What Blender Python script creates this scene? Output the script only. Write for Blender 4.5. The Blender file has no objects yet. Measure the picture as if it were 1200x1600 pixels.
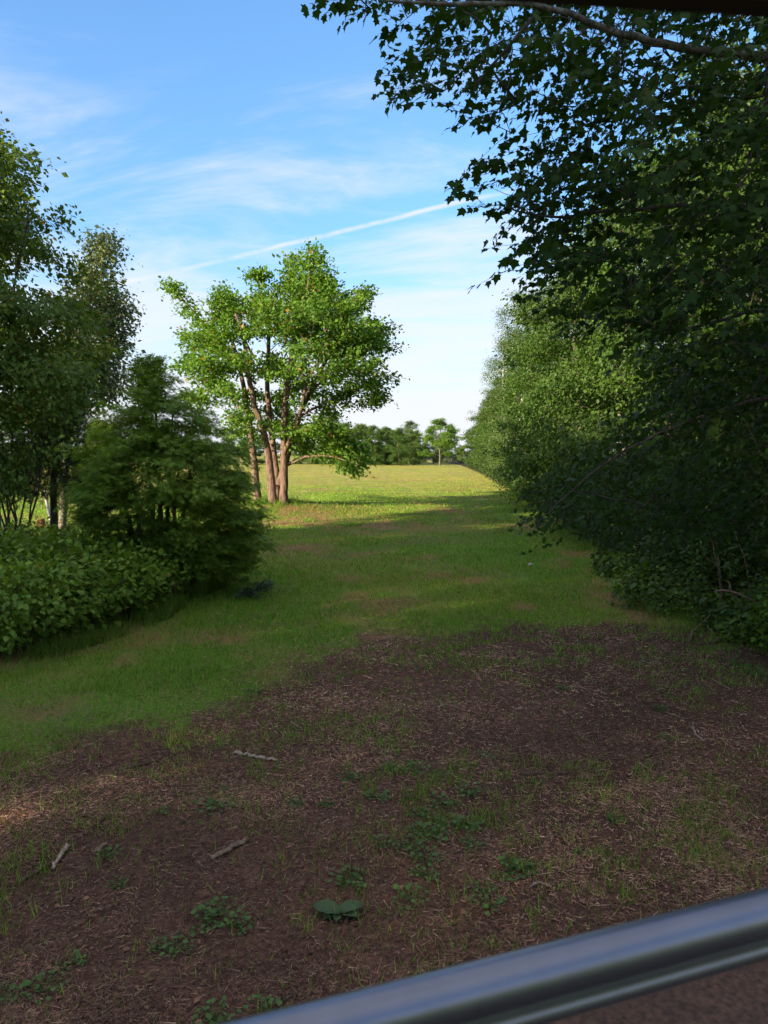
import bpy, math
import numpy as np
from mathutils import Vector

SC = bpy.context.scene
COL = SC.collection
RNG = np.random.default_rng(7)

# ------------------------------------------------------------------ camera
H_CAM, FPX, HORIZON = 2.1, 1150.0, 708.0
PITCH = math.atan((800 - HORIZON) / FPX)
cam_d = bpy.data.cameras.new('camera')
cam = bpy.data.objects.new('camera', cam_d)
COL.objects.link(cam)
cam.location = (0, 0, H_CAM)
cam.rotation_euler = (math.pi / 2 - PITCH, 0, 0)
cam_d.sensor_fit = 'VERTICAL'
cam_d.sensor_height = 36
cam_d.sensor_width = 27
cam_d.lens = FPX / 1600 * 36
cam_d.clip_start = 0.02
cam_d.clip_end = 5000
cam_d.dof.use_dof = True
cam_d.dof.focus_distance = 14
cam_d.dof.aperture_fstop = 8.0
SC.camera = cam

# ------------------------------------------------------------------ sky, sun, exposure
SUN_EL = math.radians(17)
SUN_TO = Vector((-0.80, -0.60, 0)).normalized()      # towards the sun, horizontally
w = bpy.data.worlds.new('World')
SC.world = w
w.use_nodes = True
w.cycles.sampling_method = 'MANUAL'
w.cycles.sample_map_resolution = 512
SKY_STRENGTH = 0.15
SC.view_settings.view_transform = 'Standard'
SC.view_settings.look = 'None'
SC.view_settings.gamma = 1
SC.view_settings.use_curve_mapping = False
SC.view_settings.exposure = 1.7
SC.cycles.use_denoising = True
SC.cycles.max_bounces = 4
SC.cycles.diffuse_bounces = 2
SC.cycles.glossy_bounces = 2
SC.cycles.use_adaptive_sampling = True
SC.cycles.adaptive_threshold = 0.025
SC.cycles.transparent_max_bounces = 8
SC.cycles.sample_clamp_indirect = 6

sun_d = bpy.data.lights.new('sun', 'SUN')
sun = bpy.data.objects.new('sun', sun_d)
COL.objects.link(sun)
sun_d.energy = 4.3
sun_d.angle = math.radians(0.5)
sun_d.color = (1.0, 0.86, 0.62)
trav = Vector((-SUN_TO.x * math.cos(SUN_EL), -SUN_TO.y * math.cos(SUN_EL), -math.sin(SUN_EL)))
sun.rotation_euler = trav.to_track_quat('-Z', 'Y').to_euler()


def pray(px, py):
    cx, cy = (px - 600) / FPX, (800 - py) / FPX
    c, s = math.cos(PITCH), math.sin(PITCH)
    return np.array([cx, cy * s + c, cy * c - s])


def P(px, py, y):
    d = pray(px, py)
    return np.array([0, 0, H_CAM]) + d * (y / d[1])


def G(px, py):
    d = pray(px, py)
    return np.array([0, 0, H_CAM]) + d * (-H_CAM / d[2])


def project(p):
    p = np.asarray(p, float)
    c, s = math.cos(PITCH), math.sin(PITCH)
    x, y, z = p[..., 0], p[..., 1], p[..., 2] - H_CAM
    f = y * c - z * s
    u = y * s + z * c
    return np.stack([600 + FPX * x / f, 800 - FPX * u / f], -1)


class NT:
    """small node-tree builder"""
    def __init__(self, tree):
        self.t = tree
        tree.nodes.clear()

    def n(self, typ, ins=None, **props):
        nd = self.t.nodes.new(typ)
        for k, v in props.items():
            setattr(nd, k, v)
        for k, v in (ins or {}).items():
            sock = nd.inputs[k]
            if hasattr(v, 'is_linked') or hasattr(v, 'links'):
                self.t.links.new(v, sock)
            else:
                sock.default_value = v
        return nd

    def math(self, op, a, b=0.0, clamp=False):
        return self.n('ShaderNodeMath', {0: a, 1: b}, operation=op, use_clamp=clamp).outputs[0]

    def vm(self, op, a, b=(0, 0, 0)):
        nd = self.n('ShaderNodeVectorMath', {0: a, 1: b}, operation=op)
        return nd.outputs['Value'] if op in ('DOT_PRODUCT', 'LENGTH') else nd.outputs[0]

    def mix(self, f, a, b, blend='MIX'):
        nd = self.t.nodes.new('ShaderNodeMix')
        nd.data_type = 'RGBA'
        nd.blend_type = blend
        for i, v in ((0, f), (6, a), (7, b)):
            if hasattr(v, 'links'):
                self.t.links.new(v, nd.inputs[i])
            else:
                nd.inputs[i].default_value = v if i == 0 else (tuple(v) + (1,))[:4]
        return nd.outputs[2]

    def ramp(self, f, lo, hi, smooth=True):
        nd = self.n('ShaderNodeMapRange', {'Value': f, 'From Min': lo, 'From Max': hi},
                    interpolation_type='SMOOTHSTEP' if smooth else 'LINEAR')
        return nd.outputs[0]

    def noise(self, vec, scale, detail=4, rough=0.55, dist=0.0):
        return self.n('ShaderNodeTexNoise', {'Vector': vec, 'Scale': scale, 'Detail': detail,
                                             'Roughness': rough, 'Distortion': dist}).outputs['Fac']


def build_world():
    b = NT(w.node_tree)
    sky = b.n('ShaderNodeTexSky', sky_type='NISHITA', sun_disc=False, sun_elevation=SUN_EL,
              sun_rotation=math.atan2(SUN_TO.x, SUN_TO.y), altitude=100, air_density=1.0,
              dust_density=0.6, ozone_density=1.5)
    co = b.n('ShaderNodeTexCoord').outputs['Generated']
    sep = b.n('ShaderNodeSeparateXYZ', {0: co})
    x, y, z = sep.outputs
    zz = b.math('ADD', b.math('MAXIMUM', z, 0.0), 0.12)
    u = b.math('DIVIDE', x, zz)
    v = b.math('DIVIDE', y, zz)
    # thin cirrus sheet, streaked from left to right
    pv = b.n('ShaderNodeCombineXYZ', {0: b.math('MULTIPLY', u, 0.50), 1: b.math('ADD', v, b.math('MULTIPLY', u, 0.16)), 2: 14.1}).outputs[0]
    n1 = b.noise(pv, 1.9, 9, 0.63, 0.4)
    n2 = b.noise(pv, 0.6, 3, 0.5, 0.4)
    nn = b.math('ADD', b.math('MULTIPLY', n1, 0.66), b.math('MULTIPLY', n2, 0.34))
    band = b.math('MULTIPLY', b.ramp(z, 0.47, 0.32), 0.060)
    veil = b.ramp(b.math('ADD', nn, band), 0.45, 0.64)
    veil = b.math('MULTIPLY', veil, b.math('ADD', b.math('MULTIPLY', b.ramp(z, 0.60, 0.30), 0.45), 0.28))
    # extra veil added overhead, out of view, for more and whiter light below
    veil = b.math('MAXIMUM', veil, b.math('MULTIPLY', b.ramp(z, 0.52, 0.78), b.math('ADD', b.math('MULTIPLY', b.ramp(nn, 0.36, 0.6), 0.35), 0.50)))
    # milky haze low in the sky
    haze = b.math('MULTIPLY', b.ramp(z, 0.27, 0.0), 0.95)
    # contrail: a thin band round a great circle, fading at both ends
    a, c = pray(150, 452), pray(760, 308)
    nrm = np.cross(a, c)
    nrm /= np.linalg.norm(nrm)
    mid = pray(440, 385)
    mid /= np.linalg.norm(mid)
    wob = b.math('MULTIPLY', b.math('SUBTRACT', b.noise(co, 9, 3), 0.5), 0.012)
    dd = b.math('ABSOLUTE', b.math('ADD', b.vm('DOT_PRODUCT', co, tuple(nrm)), wob))
    line = b.ramp(dd, 0.0045, 0.0002)
    along = b.ramp(b.vm('DOT_PRODUCT', co, tuple(mid)), 0.93, 0.985)
    br = b.ramp(b.noise(co, 9, 5, 0.65), 0.30, 0.62)
    trail = b.math('MULTIPLY', b.math('MULTIPLY', line, along), b.math('ADD', b.math('MULTIPLY', br, 0.75), 0.05))
    cl = b.math('SUBTRACT', 1.0, b.math('MULTIPLY', b.math('MULTIPLY', b.math('SUBTRACT', 1.0, veil), b.math('SUBTRACT', 1.0, haze)), b.math('SUBTRACT', 1.0, trail)), clamp=True)
    # soften the very bright band at the horizon
    lum = b.vm('DOT_PRODUCT', sky.outputs[0], (0.25, 0.55, 0.20))
    comp = b.math('DIVIDE', 1.30, b.math('ADD', 1.0, b.math('MULTIPLY', lum, 0.15)))
    soft = b.n('ShaderNodeVectorMath', {0: sky.outputs[0], 'Scale': comp}, operation='SCALE').outputs[0]
    tint = b.mix(1.0, soft, (0.43, 0.60, 0.74), 'MULTIPLY')
    col = b.mix(cl, tint, (1.94, 1.98, 2.10))
    bg = b.n('ShaderNodeBackground', {'Color': col, 'Strength': SKY_STRENGTH})
    out = b.n('ShaderNodeOutputWorld', {'Surface': bg.outputs[0]})


build_world()

# ------------------------------------------------------------------ materials
MATS = {}


def mat(name):
    m = bpy.data.materials.new(name)
    m.use_nodes = True
    MATS[name] = m
    return m, NT(m.node_tree)


def leaf_mat(name, c1, c2, c3=None, transl=0.35, rough=0.55, spec=0.22, odd=None):
    m, b = mat(name)
    geo = b.n('ShaderNodeNewGeometry')
    r = geo.outputs['Random Per Island']
    col = b.mix(r, c1, c2)
    if c3 is not None:
        nz = b.ramp(b.noise(geo.outputs['Position'], 0.9, 3), 0.4, 0.62)
        col = b.mix(b.math('MULTIPLY', nz, 0.7), col, c3)
    if odd is not None:
        col = b.mix(b.ramp(r, 0.975, 0.98), col, odd)
    pr = b.n('ShaderNodeBsdfPrincipled', {'Base Color': col, 'Roughness': rough, 'Specular IOR Level': spec})
    tc = b.mix(1.0, col, (1.35, 1.35, 0.55), 'MULTIPLY')
    tr = b.n('ShaderNodeBsdfTranslucent', {'Color': tc})
    mx = b.n('ShaderNodeMixShader', {0: transl, 1: pr.outputs[0], 2: tr.outputs[0]})
    b.n('ShaderNodeOutputMaterial', {'Surface': mx.outputs[0]})
    return m


def bark_mat(name, c1, c2, scale=6, lichen=None, bump=0.6, stretch=0.25):
    m, b = mat(name)
    co = b.n('ShaderNodeTexCoord').outputs['Object']
    v = b.n('ShaderNodeMapping', {'Vector': co, 'Scale': (1, 1, stretch)}).outputs[0]
    n = b.noise(v, scale * 3, 6, 0.7, 0.3)
    col = b.mix(b.ramp(n, 0.35, 0.65), c1, c2)
    if lichen is not None:
        l = b.ramp(b.noise(co, scale * 1.6, 5, 0.65), 0.50, 0.62)
        col = b.mix(b.math('MULTIPLY', l, 0.8), col, lichen)
    bp = b.n('ShaderNodeBump', {'Height': n, 'Strength': bump, 'Distance': 0.03})
    pr = b.n('ShaderNodeBsdfPrincipled', {'Base Color': col, 'Roughness': 0.85, 'Specular IOR Level': 0.2, 'Normal': bp.outputs[0]})
    b.n('ShaderNodeOutputMaterial', {'Surface': pr.outputs[0]})
    return m


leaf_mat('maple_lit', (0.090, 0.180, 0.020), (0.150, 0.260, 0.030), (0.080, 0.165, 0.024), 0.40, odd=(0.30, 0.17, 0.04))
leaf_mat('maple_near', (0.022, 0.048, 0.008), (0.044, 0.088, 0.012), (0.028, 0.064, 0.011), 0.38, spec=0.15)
leaf_mat('birch_leaf', (0.085, 0.140, 0.018), (0.150, 0.210, 0.026), (0.065, 0.115, 0.020), 0.33, odd=(0.24, 0.15, 0.04))
leaf_mat('aspen_leaf', (0.090, 0.125, 0.045), (0.145, 0.175, 0.065), None, 0.30, rough=0.38, spec=0.5, odd=(0.26, 0.15, 0.05))
leaf_mat('alder_leaf', (0.050, 0.105, 0.014), (0.090, 0.155, 0.020), (0.038, 0.085, 0.016), 0.33)
leaf_mat('poplar_leaf', (0.070, 0.115, 0.026), (0.115, 0.170, 0.032), (0.055, 0.095, 0.035), 0.33)
leaf_mat('cedar_spray', (0.115, 0.195, 0.020), (0.235, 0.335, 0.034), (0.105, 0.195, 0.028), 0.33, rough=0.6, odd=(0.16, 0.09, 0.04))
leaf_mat('spruce_needle', (0.040, 0.062, 0.018), (0.070, 0.095, 0.028), None, 0.12, rough=0.6)
leaf_mat('bramble_leaf', (0.095, 0.170, 0.016), (0.170, 0.265, 0.026), (0.105, 0.185, 0.018), 0.30, odd=(0.20, 0.18, 0.04))
leaf_mat('juniper_leaf', (0.045, 0.070, 0.036), (0.065, 0.095, 0.046), None, 0.10, rough=0.6)
leaf_mat('shrub_leaf', (0.045, 0.085, 0.015), (0.080, 0.135, 0.020), (0.036, 0.075, 0.016), 0.30)
leaf_mat('weed_leaf', (0.060, 0.120, 0.020), (0.105, 0.180, 0.030), None, 0.25, spec=0.4)
leaf_mat('dock_leaf', (0.055, 0.090, 0.032), (0.075, 0.110, 0.040), None, 0.15, rough=0.6, spec=0.3)
leaf_mat('far_leaf', (0.090, 0.150, 0.034), (0.150, 0.215, 0.046), (0.085, 0.140, 0.044), 0.35)
bark_mat('maple_bark', (0.070, 0.042, 0.032), (0.22, 0.140, 0.105), 5, None)
bark_mat('grey_bark', (0.07, 0.055, 0.045), (0.17, 0.14, 0.115), 6, (0.25, 0.25, 0.21))
bark_mat('dark_bark', (0.045, 0.034, 0.028), (0.13, 0.095, 0.075), 8, None)
bark_mat('cedar_bark', (0.09, 0.05, 0.035), (0.22, 0.13, 0.09), 8, None)
bark_mat('aspen_bark', (0.26, 0.25, 0.21), (0.48, 0.46, 0.40), 4, (0.10, 0.09, 0.08), 0.2, 1.0)
bark_mat('dead_wood', (0.16, 0.095, 0.060), (0.36, 0.235, 0.155), 12, None)
bark_mat('pale_wood', (0.26, 0.17, 0.115), (0.56, 0.42, 0.31), 14, None)
bark_mat('dark_wood', (0.06, 0.033, 0.022), (0.17, 0.095, 0.062), 14, None)
bark_mat('red_wood', (0.22, 0.12, 0.08), (0.42, 0.26, 0.19), 10, None)


def attr_mat(name, transl=0.25, rough=0.6):
    m, b = mat(name)
    a = b.n('ShaderNodeAttribute', attribute_name='tone').outputs['Color']
    pr = b.n('ShaderNodeBsdfPrincipled', {'Base Color': a, 'Roughness': rough, 'Specular IOR Level': 0.25})
    tr = b.n('ShaderNodeBsdfTranslucent', {'Color': a})
    mx = b.n('ShaderNodeMixShader', {0: transl, 1: pr.outputs[0], 2: tr.outputs[0]})
    b.n('ShaderNodeOutputMaterial', {'Surface': mx.outputs[0]})


attr_mat('grass_blade', 0.42)
attr_mat('straw', 0.05, 0.8)


def ground_mat():
    m, b = mat('ground_soil_and_turf')
    pos = b.n('ShaderNodeNewGeometry').outputs['Position']
    soil = b.n('ShaderNodeAttribute', attribute_name='soil').outputs['Fac']
    wood = b.n('ShaderNodeAttribute', attribute_name='wood').outputs['Fac']
    fine = b.noise(pos, 38, 4, 0.7)
    med = b.noise(pos, 5.5, 5, 0.65)
    big = b.noise(pos, 0.45, 5, 0.6, 0.4)
    big2 = b.noise(pos, 0.13, 4, 0.55)
    # turf
    g = b.mix(b.ramp(fine, 0.3, 0.7), (0.080, 0.150, 0.016), (0.165, 0.255, 0.026))
    g = b.mix(b.math('MULTIPLY', b.ramp(big2, 0.42, 0.62), 0.45), g, (0.24, 0.215, 0.032))
    thin = b.ramp(b.math('ADD', b.math('MULTIPLY', big, 0.7), b.math('MULTIPLY', med, 0.3)), 0.52, 0.66)
    g = b.mix(b.math('MULTIPLY', thin, 0.75), g, b.mix(fine, (0.10, 0.065, 0.040), (0.22, 0.155, 0.095)))
    # rows of dry clippings left by the mower, farther down the field
    sp = b.n('ShaderNodeSeparateXYZ', {0: pos})
    wv = b.n('ShaderNodeMapping', {'Vector': pos, 'Rotation': (0, 0, math.radians(4))}).outputs[0]
    wave = b.n('ShaderNodeTexWave', {'Vector': wv, 'Scale': 0.115, 'Distortion': 2.2, 'Detail': 3, 'Detail Scale': 0.6}, bands_direction='Y').outputs['Fac']
    wv2 = b.n('ShaderNodeMapping', {'Vector': pos, 'Rotation': (0, 0, math.radians(-5))}).outputs[0]
    wave2 = b.n('ShaderNodeTexWave', {'Vector': wv2, 'Scale': 0.20, 'Distortion': 1.2, 'Detail': 3, 'Detail Scale': 0.8}, bands_direction='X').outputs['Fac']
    rows = b.math('MULTIPLY', b.math('MAXIMUM', b.ramp(wave, 0.62, 0.95), b.math('MULTIPLY', b.ramp(wave2, 0.6, 0.95), 0.7)), b.ramp(b.noise(pos, 0.35, 4, 0.65), 0.36, 0.6))
    rows = b.math('MULTIPLY', rows, b.ramp(sp.outputs[1], 26, 44))
    hay = b.mix(fine, (0.28, 0.19, 0.07), (0.46, 0.33, 0.13))
    g = b.mix(b.math('MULTIPLY', rows, 0.85), g, hay)
    dry = b.math('MULTIPLY', b.ramp(sp.outputs[1], 30, 70), 0.50)
    g = b.mix(dry, g, (0.34, 0.30, 0.065))
    scuff = b.n('ShaderNodeAttribute', attribute_name='scuff').outputs['Fac']
    g = b.mix(b.math('MULTIPLY', scuff, 0.85), g, b.mix(fine, (0.19, 0.090, 0.042), (0.36, 0.19, 0.088)))
    # bare soil with needle and straw duff
    s = b.mix(b.ramp(fine, 0.25, 0.75), (0.040, 0.019, 0.012), (0.200, 0.095, 0.058))
    s = b.mix(b.math('MULTIPLY', b.ramp(med, 0.5, 0.7), 0.55), s, (0.22, 0.105, 0.066))
    s = b.mix(b.math('MULTIPLY', b.ramp(big, 0.55, 0.4), 0.35), s, (0.045, 0.024, 0.016))
    edge = b.math('ADD', soil, b.math('MULTIPLY', b.math('SUBTRACT', med, 0.5), 1.5))
    col = b.mix(b.ramp(edge, 0.25, 0.75), g, s)
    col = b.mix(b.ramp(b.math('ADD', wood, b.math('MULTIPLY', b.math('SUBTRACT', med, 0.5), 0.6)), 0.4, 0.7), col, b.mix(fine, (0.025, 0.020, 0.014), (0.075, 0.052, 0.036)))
    hgt = b.math('ADD', b.math('MULTIPLY', fine, 0.5), med)
    bp = b.n('ShaderNodeBump', {'Height': hgt, 'Strength': 0.9, 'Distance': 0.06})
    pr = b.n('ShaderNodeBsdfPrincipled', {'Base Color': col, 'Roughness': 0.9, 'Specular IOR Level': 0.15, 'Normal': bp.outputs[0]})
    b.n('ShaderNodeOutputMaterial', {'Surface': pr.outputs[0]})


ground_mat()


def plain_mat(name, col, rough=0.6, metal=0.0, var=0.0, scale=20):
    m, b = mat(name)
    co = b.n('ShaderNodeTexCoord').outputs['Object']
    n = b.noise(co, scale, 5, 0.65)
    c = b.mix(b.math('MULTIPLY', b.ramp(n, 0.3, 0.7), var), col, tuple(x * 0.45 for x in col))
    pr = b.n('ShaderNodeBsdfPrincipled', {'Base Color': c, 'Roughness': rough, 'Metallic': metal})
    b.n('ShaderNodeOutputMaterial', {'Surface': pr.outputs[0]})


plain_mat('post_white', (0.62, 0.58, 0.60), 0.6, 0, 0.5, 9)
plain_mat('post_green', (0.10, 0.17, 0.14), 0.6, 0, 0.4, 9)
plain_mat('stump_red', (0.30, 0.11, 0.07), 0.85, 0, 0.6, 9)
plain_mat('pebble_stone', (0.55, 0.48, 0.44), 0.8, 0, 0.3, 40)
plain_mat('rail_metal', (0.20, 0.205, 0.25), 0.36, 0.85, 0.15, 40)
plain_mat('trim_dark', (0.020, 0.012, 0.013), 0.7, 0, 0.3, 12)


def glass_mat():
    m, b = mat('window_glass')
    tr = b.n('ShaderNodeBsdfTransparent', {'Color': (0.44, 0.54, 0.68, 1)})
    gl = b.n('ShaderNodeBsdfGlossy', {'Color': (0.9, 0.9, 0.9, 1), 'Roughness': 0.02})
    fr = b.n('ShaderNodeFresnel', {'IOR': 1.45})
    mx = b.n('ShaderNodeMixShader', {0: fr.outputs[0], 1: tr.outputs[0], 2: gl.outputs[0]})
    df = b.n('ShaderNodeBsdfDiffuse', {'Color': (0.30, 0.31, 0.34, 1)})      # film of dust
    mx = b.n('ShaderNodeMixShader', {0: 0.05, 1: mx.outputs[0], 2: df.outputs[0]})
    b.n('ShaderNodeOutputMaterial', {'Surface': mx.outputs[0]})


glass_mat()


# ------------------------------------------------------------------ helpers
def mesh_from(name, v, f, material, tone=None, smooth=False):
    v = np.ascontiguousarray(v, dtype=np.float32)
    me = bpy.data.meshes.new(name)
    if isinstance(f, np.ndarray):
        nf, k = f.shape
        me.vertices.add(len(v))
        me.vertices.foreach_set('co', v.ravel())
        me.loops.add(nf * k)
        me.loops.foreach_set('vertex_index', np.ascontiguousarray(f, dtype=np.int32).ravel())
        me.polygons.add(nf)
        me.polygons.foreach_set('loop_start', np.arange(0, nf * k, k, dtype=np.int32))
        me.update(calc_edges=True)
    else:
        me.from_pydata([tuple(map(float, p)) for p in v], [], f)
        me.update()
    if smooth:
        me.polygons.foreach_set('use_smooth', np.ones(len(me.polygons), dtype=bool))
    if tone is not None:
        a = me.color_attributes.new('tone', 'FLOAT_COLOR', 'POINT')
        t = np.ones((len(v), 4), np.float32)
        t[:, :3] = tone
        a.data.foreach_set('color', t.ravel())
    me.materials.append(MATS[material])
    return me


def put(name, me, parent=None, loc=(0, 0, 0), label=None, cat=None, group=None, kind=None):
    o = bpy.data.objects.new(name, me)
    COL.objects.link(o)
    o.location = tuple(map(float, loc))
    if parent is not None:
        o.parent = parent
    for k, v in (('label', label), ('category', cat), ('group', group), ('kind', kind)):
        if v:
            o[k] = v
    return o


def copy_tree(o, parent=None, **over):
    c = o.copy()
    COL.objects.link(c)
    c.parent = parent
    for ch in o.children:
        copy_tree(ch, c)
    return c


def hash2(i, j, seed):
    h = (i.astype(np.int64) * 374761393 + j.astype(np.int64) * 668265263 + seed * 1442695041) & 0xffffffff
    h = ((h ^ (h >> 13)) * 1274126177) & 0xffffffff
    return ((h ^ (h >> 16)) & 0xffff) / 65535.0


def vnoise(x, y, seed=0):
    x, y = np.asarray(x, float), np.asarray(y, float)
    i, j = np.floor(x), np.floor(y)
    fx, fy = x - i, y - j
    fx, fy = fx * fx * (3 - 2 * fx), fy * fy * (3 - 2 * fy)
    a, b_ = hash2(i, j, seed), hash2(i + 1, j, seed)
    c, d = hash2(i, j + 1, seed), hash2(i + 1, j + 1, seed)
    return (a * (1 - fx) + b_ * fx) * (1 - fy) + (c * (1 - fx) + d * fx) * fy


def fbm(x, y, seed=0, o=4):
    s, a, t = 0, 0.5, 0
    for k in range(o):
        s = s + a * vnoise(x * 2 ** k, y * 2 ** k, seed + k)
        t += a
        a *= 0.55
    return s / t


def sstep(a, b_, x):
    t = np.clip((x - a) / (b_ - a), 0, 1)
    return t * t * (3 - 2 * t)


def gz(x, y):
    x, y = np.asarray(x, float), np.asarray(y, float)
    far = sstep(6, 16, y)
    z = far * 0.16 * (fbm(x * 0.12, y * 0.12, 3, 3) - 0.5)
    z = z + 0.05 * (fbm(x * 0.8, y * 0.8, 5, 3) - 0.5)
    z = z + 0.045 * (1 - sstep(10, 14, y)) * (fbm(x * 2.4, y * 2.4, 9, 2) - 0.5)
    z = z + 0.34 * np.exp(-((x + 3.9) ** 2 / 5.0 + (y - 27.2) ** 2 / 5.0))
    z = z + 0.30 * np.exp(-((x + 1.6) ** 2 / 3.0 + (y - 33.0) ** 2 / 10.0))
    return z


# boundary of the worn, needle-covered soil in front of the lawn
SB = np.array([G(*p)[:2] for p in [(-250, 1230), (0, 1195), (180, 1140), (330, 1115), (470, 1045), (570, 1000), (740, 984), (960, 974), (1090, 990), (1230, 1005)]])
EDGE = np.array([G(*p)[:2] for p in [(1230, 1015), (1090, 985), (1010, 935), (960, 880), (905, 850), (840, 800), (790, 765), (752, 742), (718, 727)]])


def soil_mask(x, y, off=0.0):
    yb = np.interp(x, SB[:, 0], SB[:, 1]) + off
    return sstep(-0.8 - 0.9 * sstep(2.0, -1.0, x), 0.8 + 0.7 * sstep(2.0, -1.0, x), yb - y + (1.0 + 0.9 * sstep(1.0, -2.0, x)) * 1.5 * (fbm(x * 1.5, y * 1.5, 11) - 0.5))


def scuff(x, y):
    """thin, reddish-brown worn spots in the turf (0..1)"""
    q = project(np.stack([x, np.maximum(y, 1.5), 0 * x], -1))
    sm = 0 * x
    for px, py, rx, ry in [(180, 1032, 34, 12), (285, 975, 45, 16), (590, 995, 70, 10), (905, 875, 40, 20), (600, 822, 90, 11), (470, 815, 70, 16), (745, 908, 22, 7), (820, 948, 18, 6), (80, 1115, 60, 28), (470, 858, 60, 11), (960, 925, 45, 26),
                           (660, 870, 40, 6), (560, 860, 50, 6), (520, 905, 40, 6), (700, 800, 50, 7), (830, 820, 50, 9), (440, 800, 45, 10), (250, 1075, 40, 9), (1000, 960, 60, 14), (350, 1000, 40, 8)]:
        sm = np.maximum(sm, np.exp(-(((q[..., 0] - px) / rx) ** 2 + ((q[..., 1] - py) / ry) ** 2)))
    n = fbm(x * 2.1, y * 1.4, 71, 4)
    big = sstep(0.55, 0.75, fbm(x * 0.55 + 2, y * 0.40, 73, 4)) * 0.55
    return np.where((y > 1.5) & (np.abs(x) < 40), np.clip(np.maximum(sm, big) * sstep(0.30, 0.6, n) * 1.25, 0, 1), 0)


def edge_x(y):
    return np.interp(y, EDGE[:, 1], EDGE[:, 0])


def green_patch(x, y):
    """how much living grass stands in the worn soil (0..1)"""
    n = fbm(x * 1.1 + 7, y * 1.1, 21, 4)
    q = project(np.stack([x, y, 0 * x], -1))
    g = 0.9 * np.exp(-(((q[..., 0] - 600) / 150) ** 2 + ((q[..., 1] - 1240) / 150) ** 2))
    g = g + 0.7 * np.exp(-(((q[..., 0] - 1120) / 110) ** 2 + ((q[..., 1] - 1320) / 70) ** 2))
    g = g + 1.3 * np.exp(-(((q[..., 0] - 812) / 38) ** 2 + ((q[..., 1] - 1448) / 28) ** 2))
    g = g + 0.7 * np.exp(-(((q[..., 0] - 520) / 70) ** 2 + ((q[..., 1] - 1140) / 45) ** 2))
    g = g + 0.5 * np.exp(-(((q[..., 0] - 120) / 190) ** 2 + ((q[..., 1] - 1230) / 60) ** 2))
    return np.clip((0.45 * sstep(0.58, 0.66, n) + g * sstep(0.36, 0.56, n)) * sstep(0.42, 0.58, vnoise(x * 9, y * 9, 77) * 0.6 + 0.4 * vnoise(x * 21, y * 21, 78)), 0, 1)


# ------------------------------------------------------------------ ground
def build_ground():
    xs = np.concatenate([-np.geomspace(1500, 9, 60), np.arange(-8.9, 8.95, 0.12), np.geomspace(9, 1500, 60)])
    ys = np.concatenate([-np.geomspace(600, 1, 22), np.arange(-0.8, 14, 0.12), np.arange(14.2, 45, 0.4), np.geomspace(45.5, 2500, 70)])
    X, Y = np.meshgrid(xs, ys)
    Z = gz(X, Y)
    nx, ny = len(xs), len(ys)
    v = np.stack([X, Y, Z], -1).reshape(-1, 3)
    i = np.arange(nx * ny).reshape(ny, nx)
    f = np.stack([i[:-1, :-1], i[:-1, 1:], i[1:, 1:], i[1:, :-1]], -1).reshape(-1, 4)
    me = mesh_from('ground', v, f, 'ground_soil_and_turf', smooth=True)
    a = me.attributes.new('soil', 'FLOAT', 'POINT')
    sm = soil_mask(X, Y) * (1 - 0.35 * green_patch(X, Y))
    sm = np.where((np.abs(X) > 9) | (Y < -1), 0.3, sm)
    a.data.foreach_set('value', sm.ravel().astype(np.float32))
    a = me.attributes.new('scuff', 'FLOAT', 'POINT')
    a.data.foreach_set('value', scuff(X, Y).ravel().astype(np.float32))
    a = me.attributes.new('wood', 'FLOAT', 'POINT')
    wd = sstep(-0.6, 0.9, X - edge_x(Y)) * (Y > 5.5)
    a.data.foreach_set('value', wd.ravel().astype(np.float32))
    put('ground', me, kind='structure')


build_ground()


# ------------------------------------------------------------------ plants: generators
def unit(a):
    return a / np.maximum(np.linalg.norm(a, axis=-1, keepdims=True), 1e-9)


def inst(tv, tf, pos, axis, nrm, size):
    """copies of a small template (x across, y along the axis, z normal)"""
    ax = unit(axis)
    side = unit(np.cross(ax, nrm))
    nn = np.cross(side, ax)
    s = np.asarray(size)[:, None, None]
    v = (tv[None, :, 0:1] * side[:, None] + tv[None, :, 1:2] * ax[:, None] + tv[None, :, 2:3] * nn[:, None]) * s + pos[:, None]
    k = len(tv)
    f = tf[None] + (np.arange(len(pos)) * k)[:, None, None]
    return v.reshape(-1, 3), f.reshape(-1, tf.shape[1])


T_SIMPLE = (np.array([[0, 0, 0], [-0.34, 0.45, 0.07], [0, 1, -0.05], [0.34, 0.45, 0.07]], float), np.array([[0, 2, 1], [0, 3, 2]]))
T_OVATE = (np.array([[0, 0, 0], [-0.30, 0.28, 0.06], [-0.30, 0.60, 0.05], [0, 1, -0.10], [0.30, 0.60, 0.05], [0.30, 0.28, 0.06], [0, 0.45, 0.0]], float),
           np.array([[0, 6, 1], [1, 6, 2], [2, 6, 3], [3, 6, 4], [4, 6, 5], [5, 6, 0]]))
_mp = [(0, 0), (-0.20, 0.06), (-0.42, 0.10), (-0.36, 0.26), (-0.56, 0.56), (-0.28, 0.56), (-0.16, 0.72), (0, 1.0), (0.16, 0.72), (0.28, 0.56), (0.56, 0.56), (0.36, 0.26), (0.42, 0.10), (0.20, 0.06)]
T_MAPLE = (np.array([(x, y, 0.14 * abs(x) - 0.10 * y * y) for x, y in _mp] + [(0, 0.30, 0)], float),
           np.array([[i, 14, (i + 1) % 14] for i in range(14)]))
T_ROUND = (np.array([[0, 0, 0], [-0.42, 0.15, 0.05], [-0.5, 0.55, 0.06], [-0.25, 0.92, 0.03], [0.25, 0.92, 0.03], [0.5, 0.55, 0.06], [0.42, 0.15, 0.05]], float),
           np.array([[0, 2, 1], [0, 3, 2], [0, 4, 3], [0, 5, 4], [0, 6, 5]]))


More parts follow.
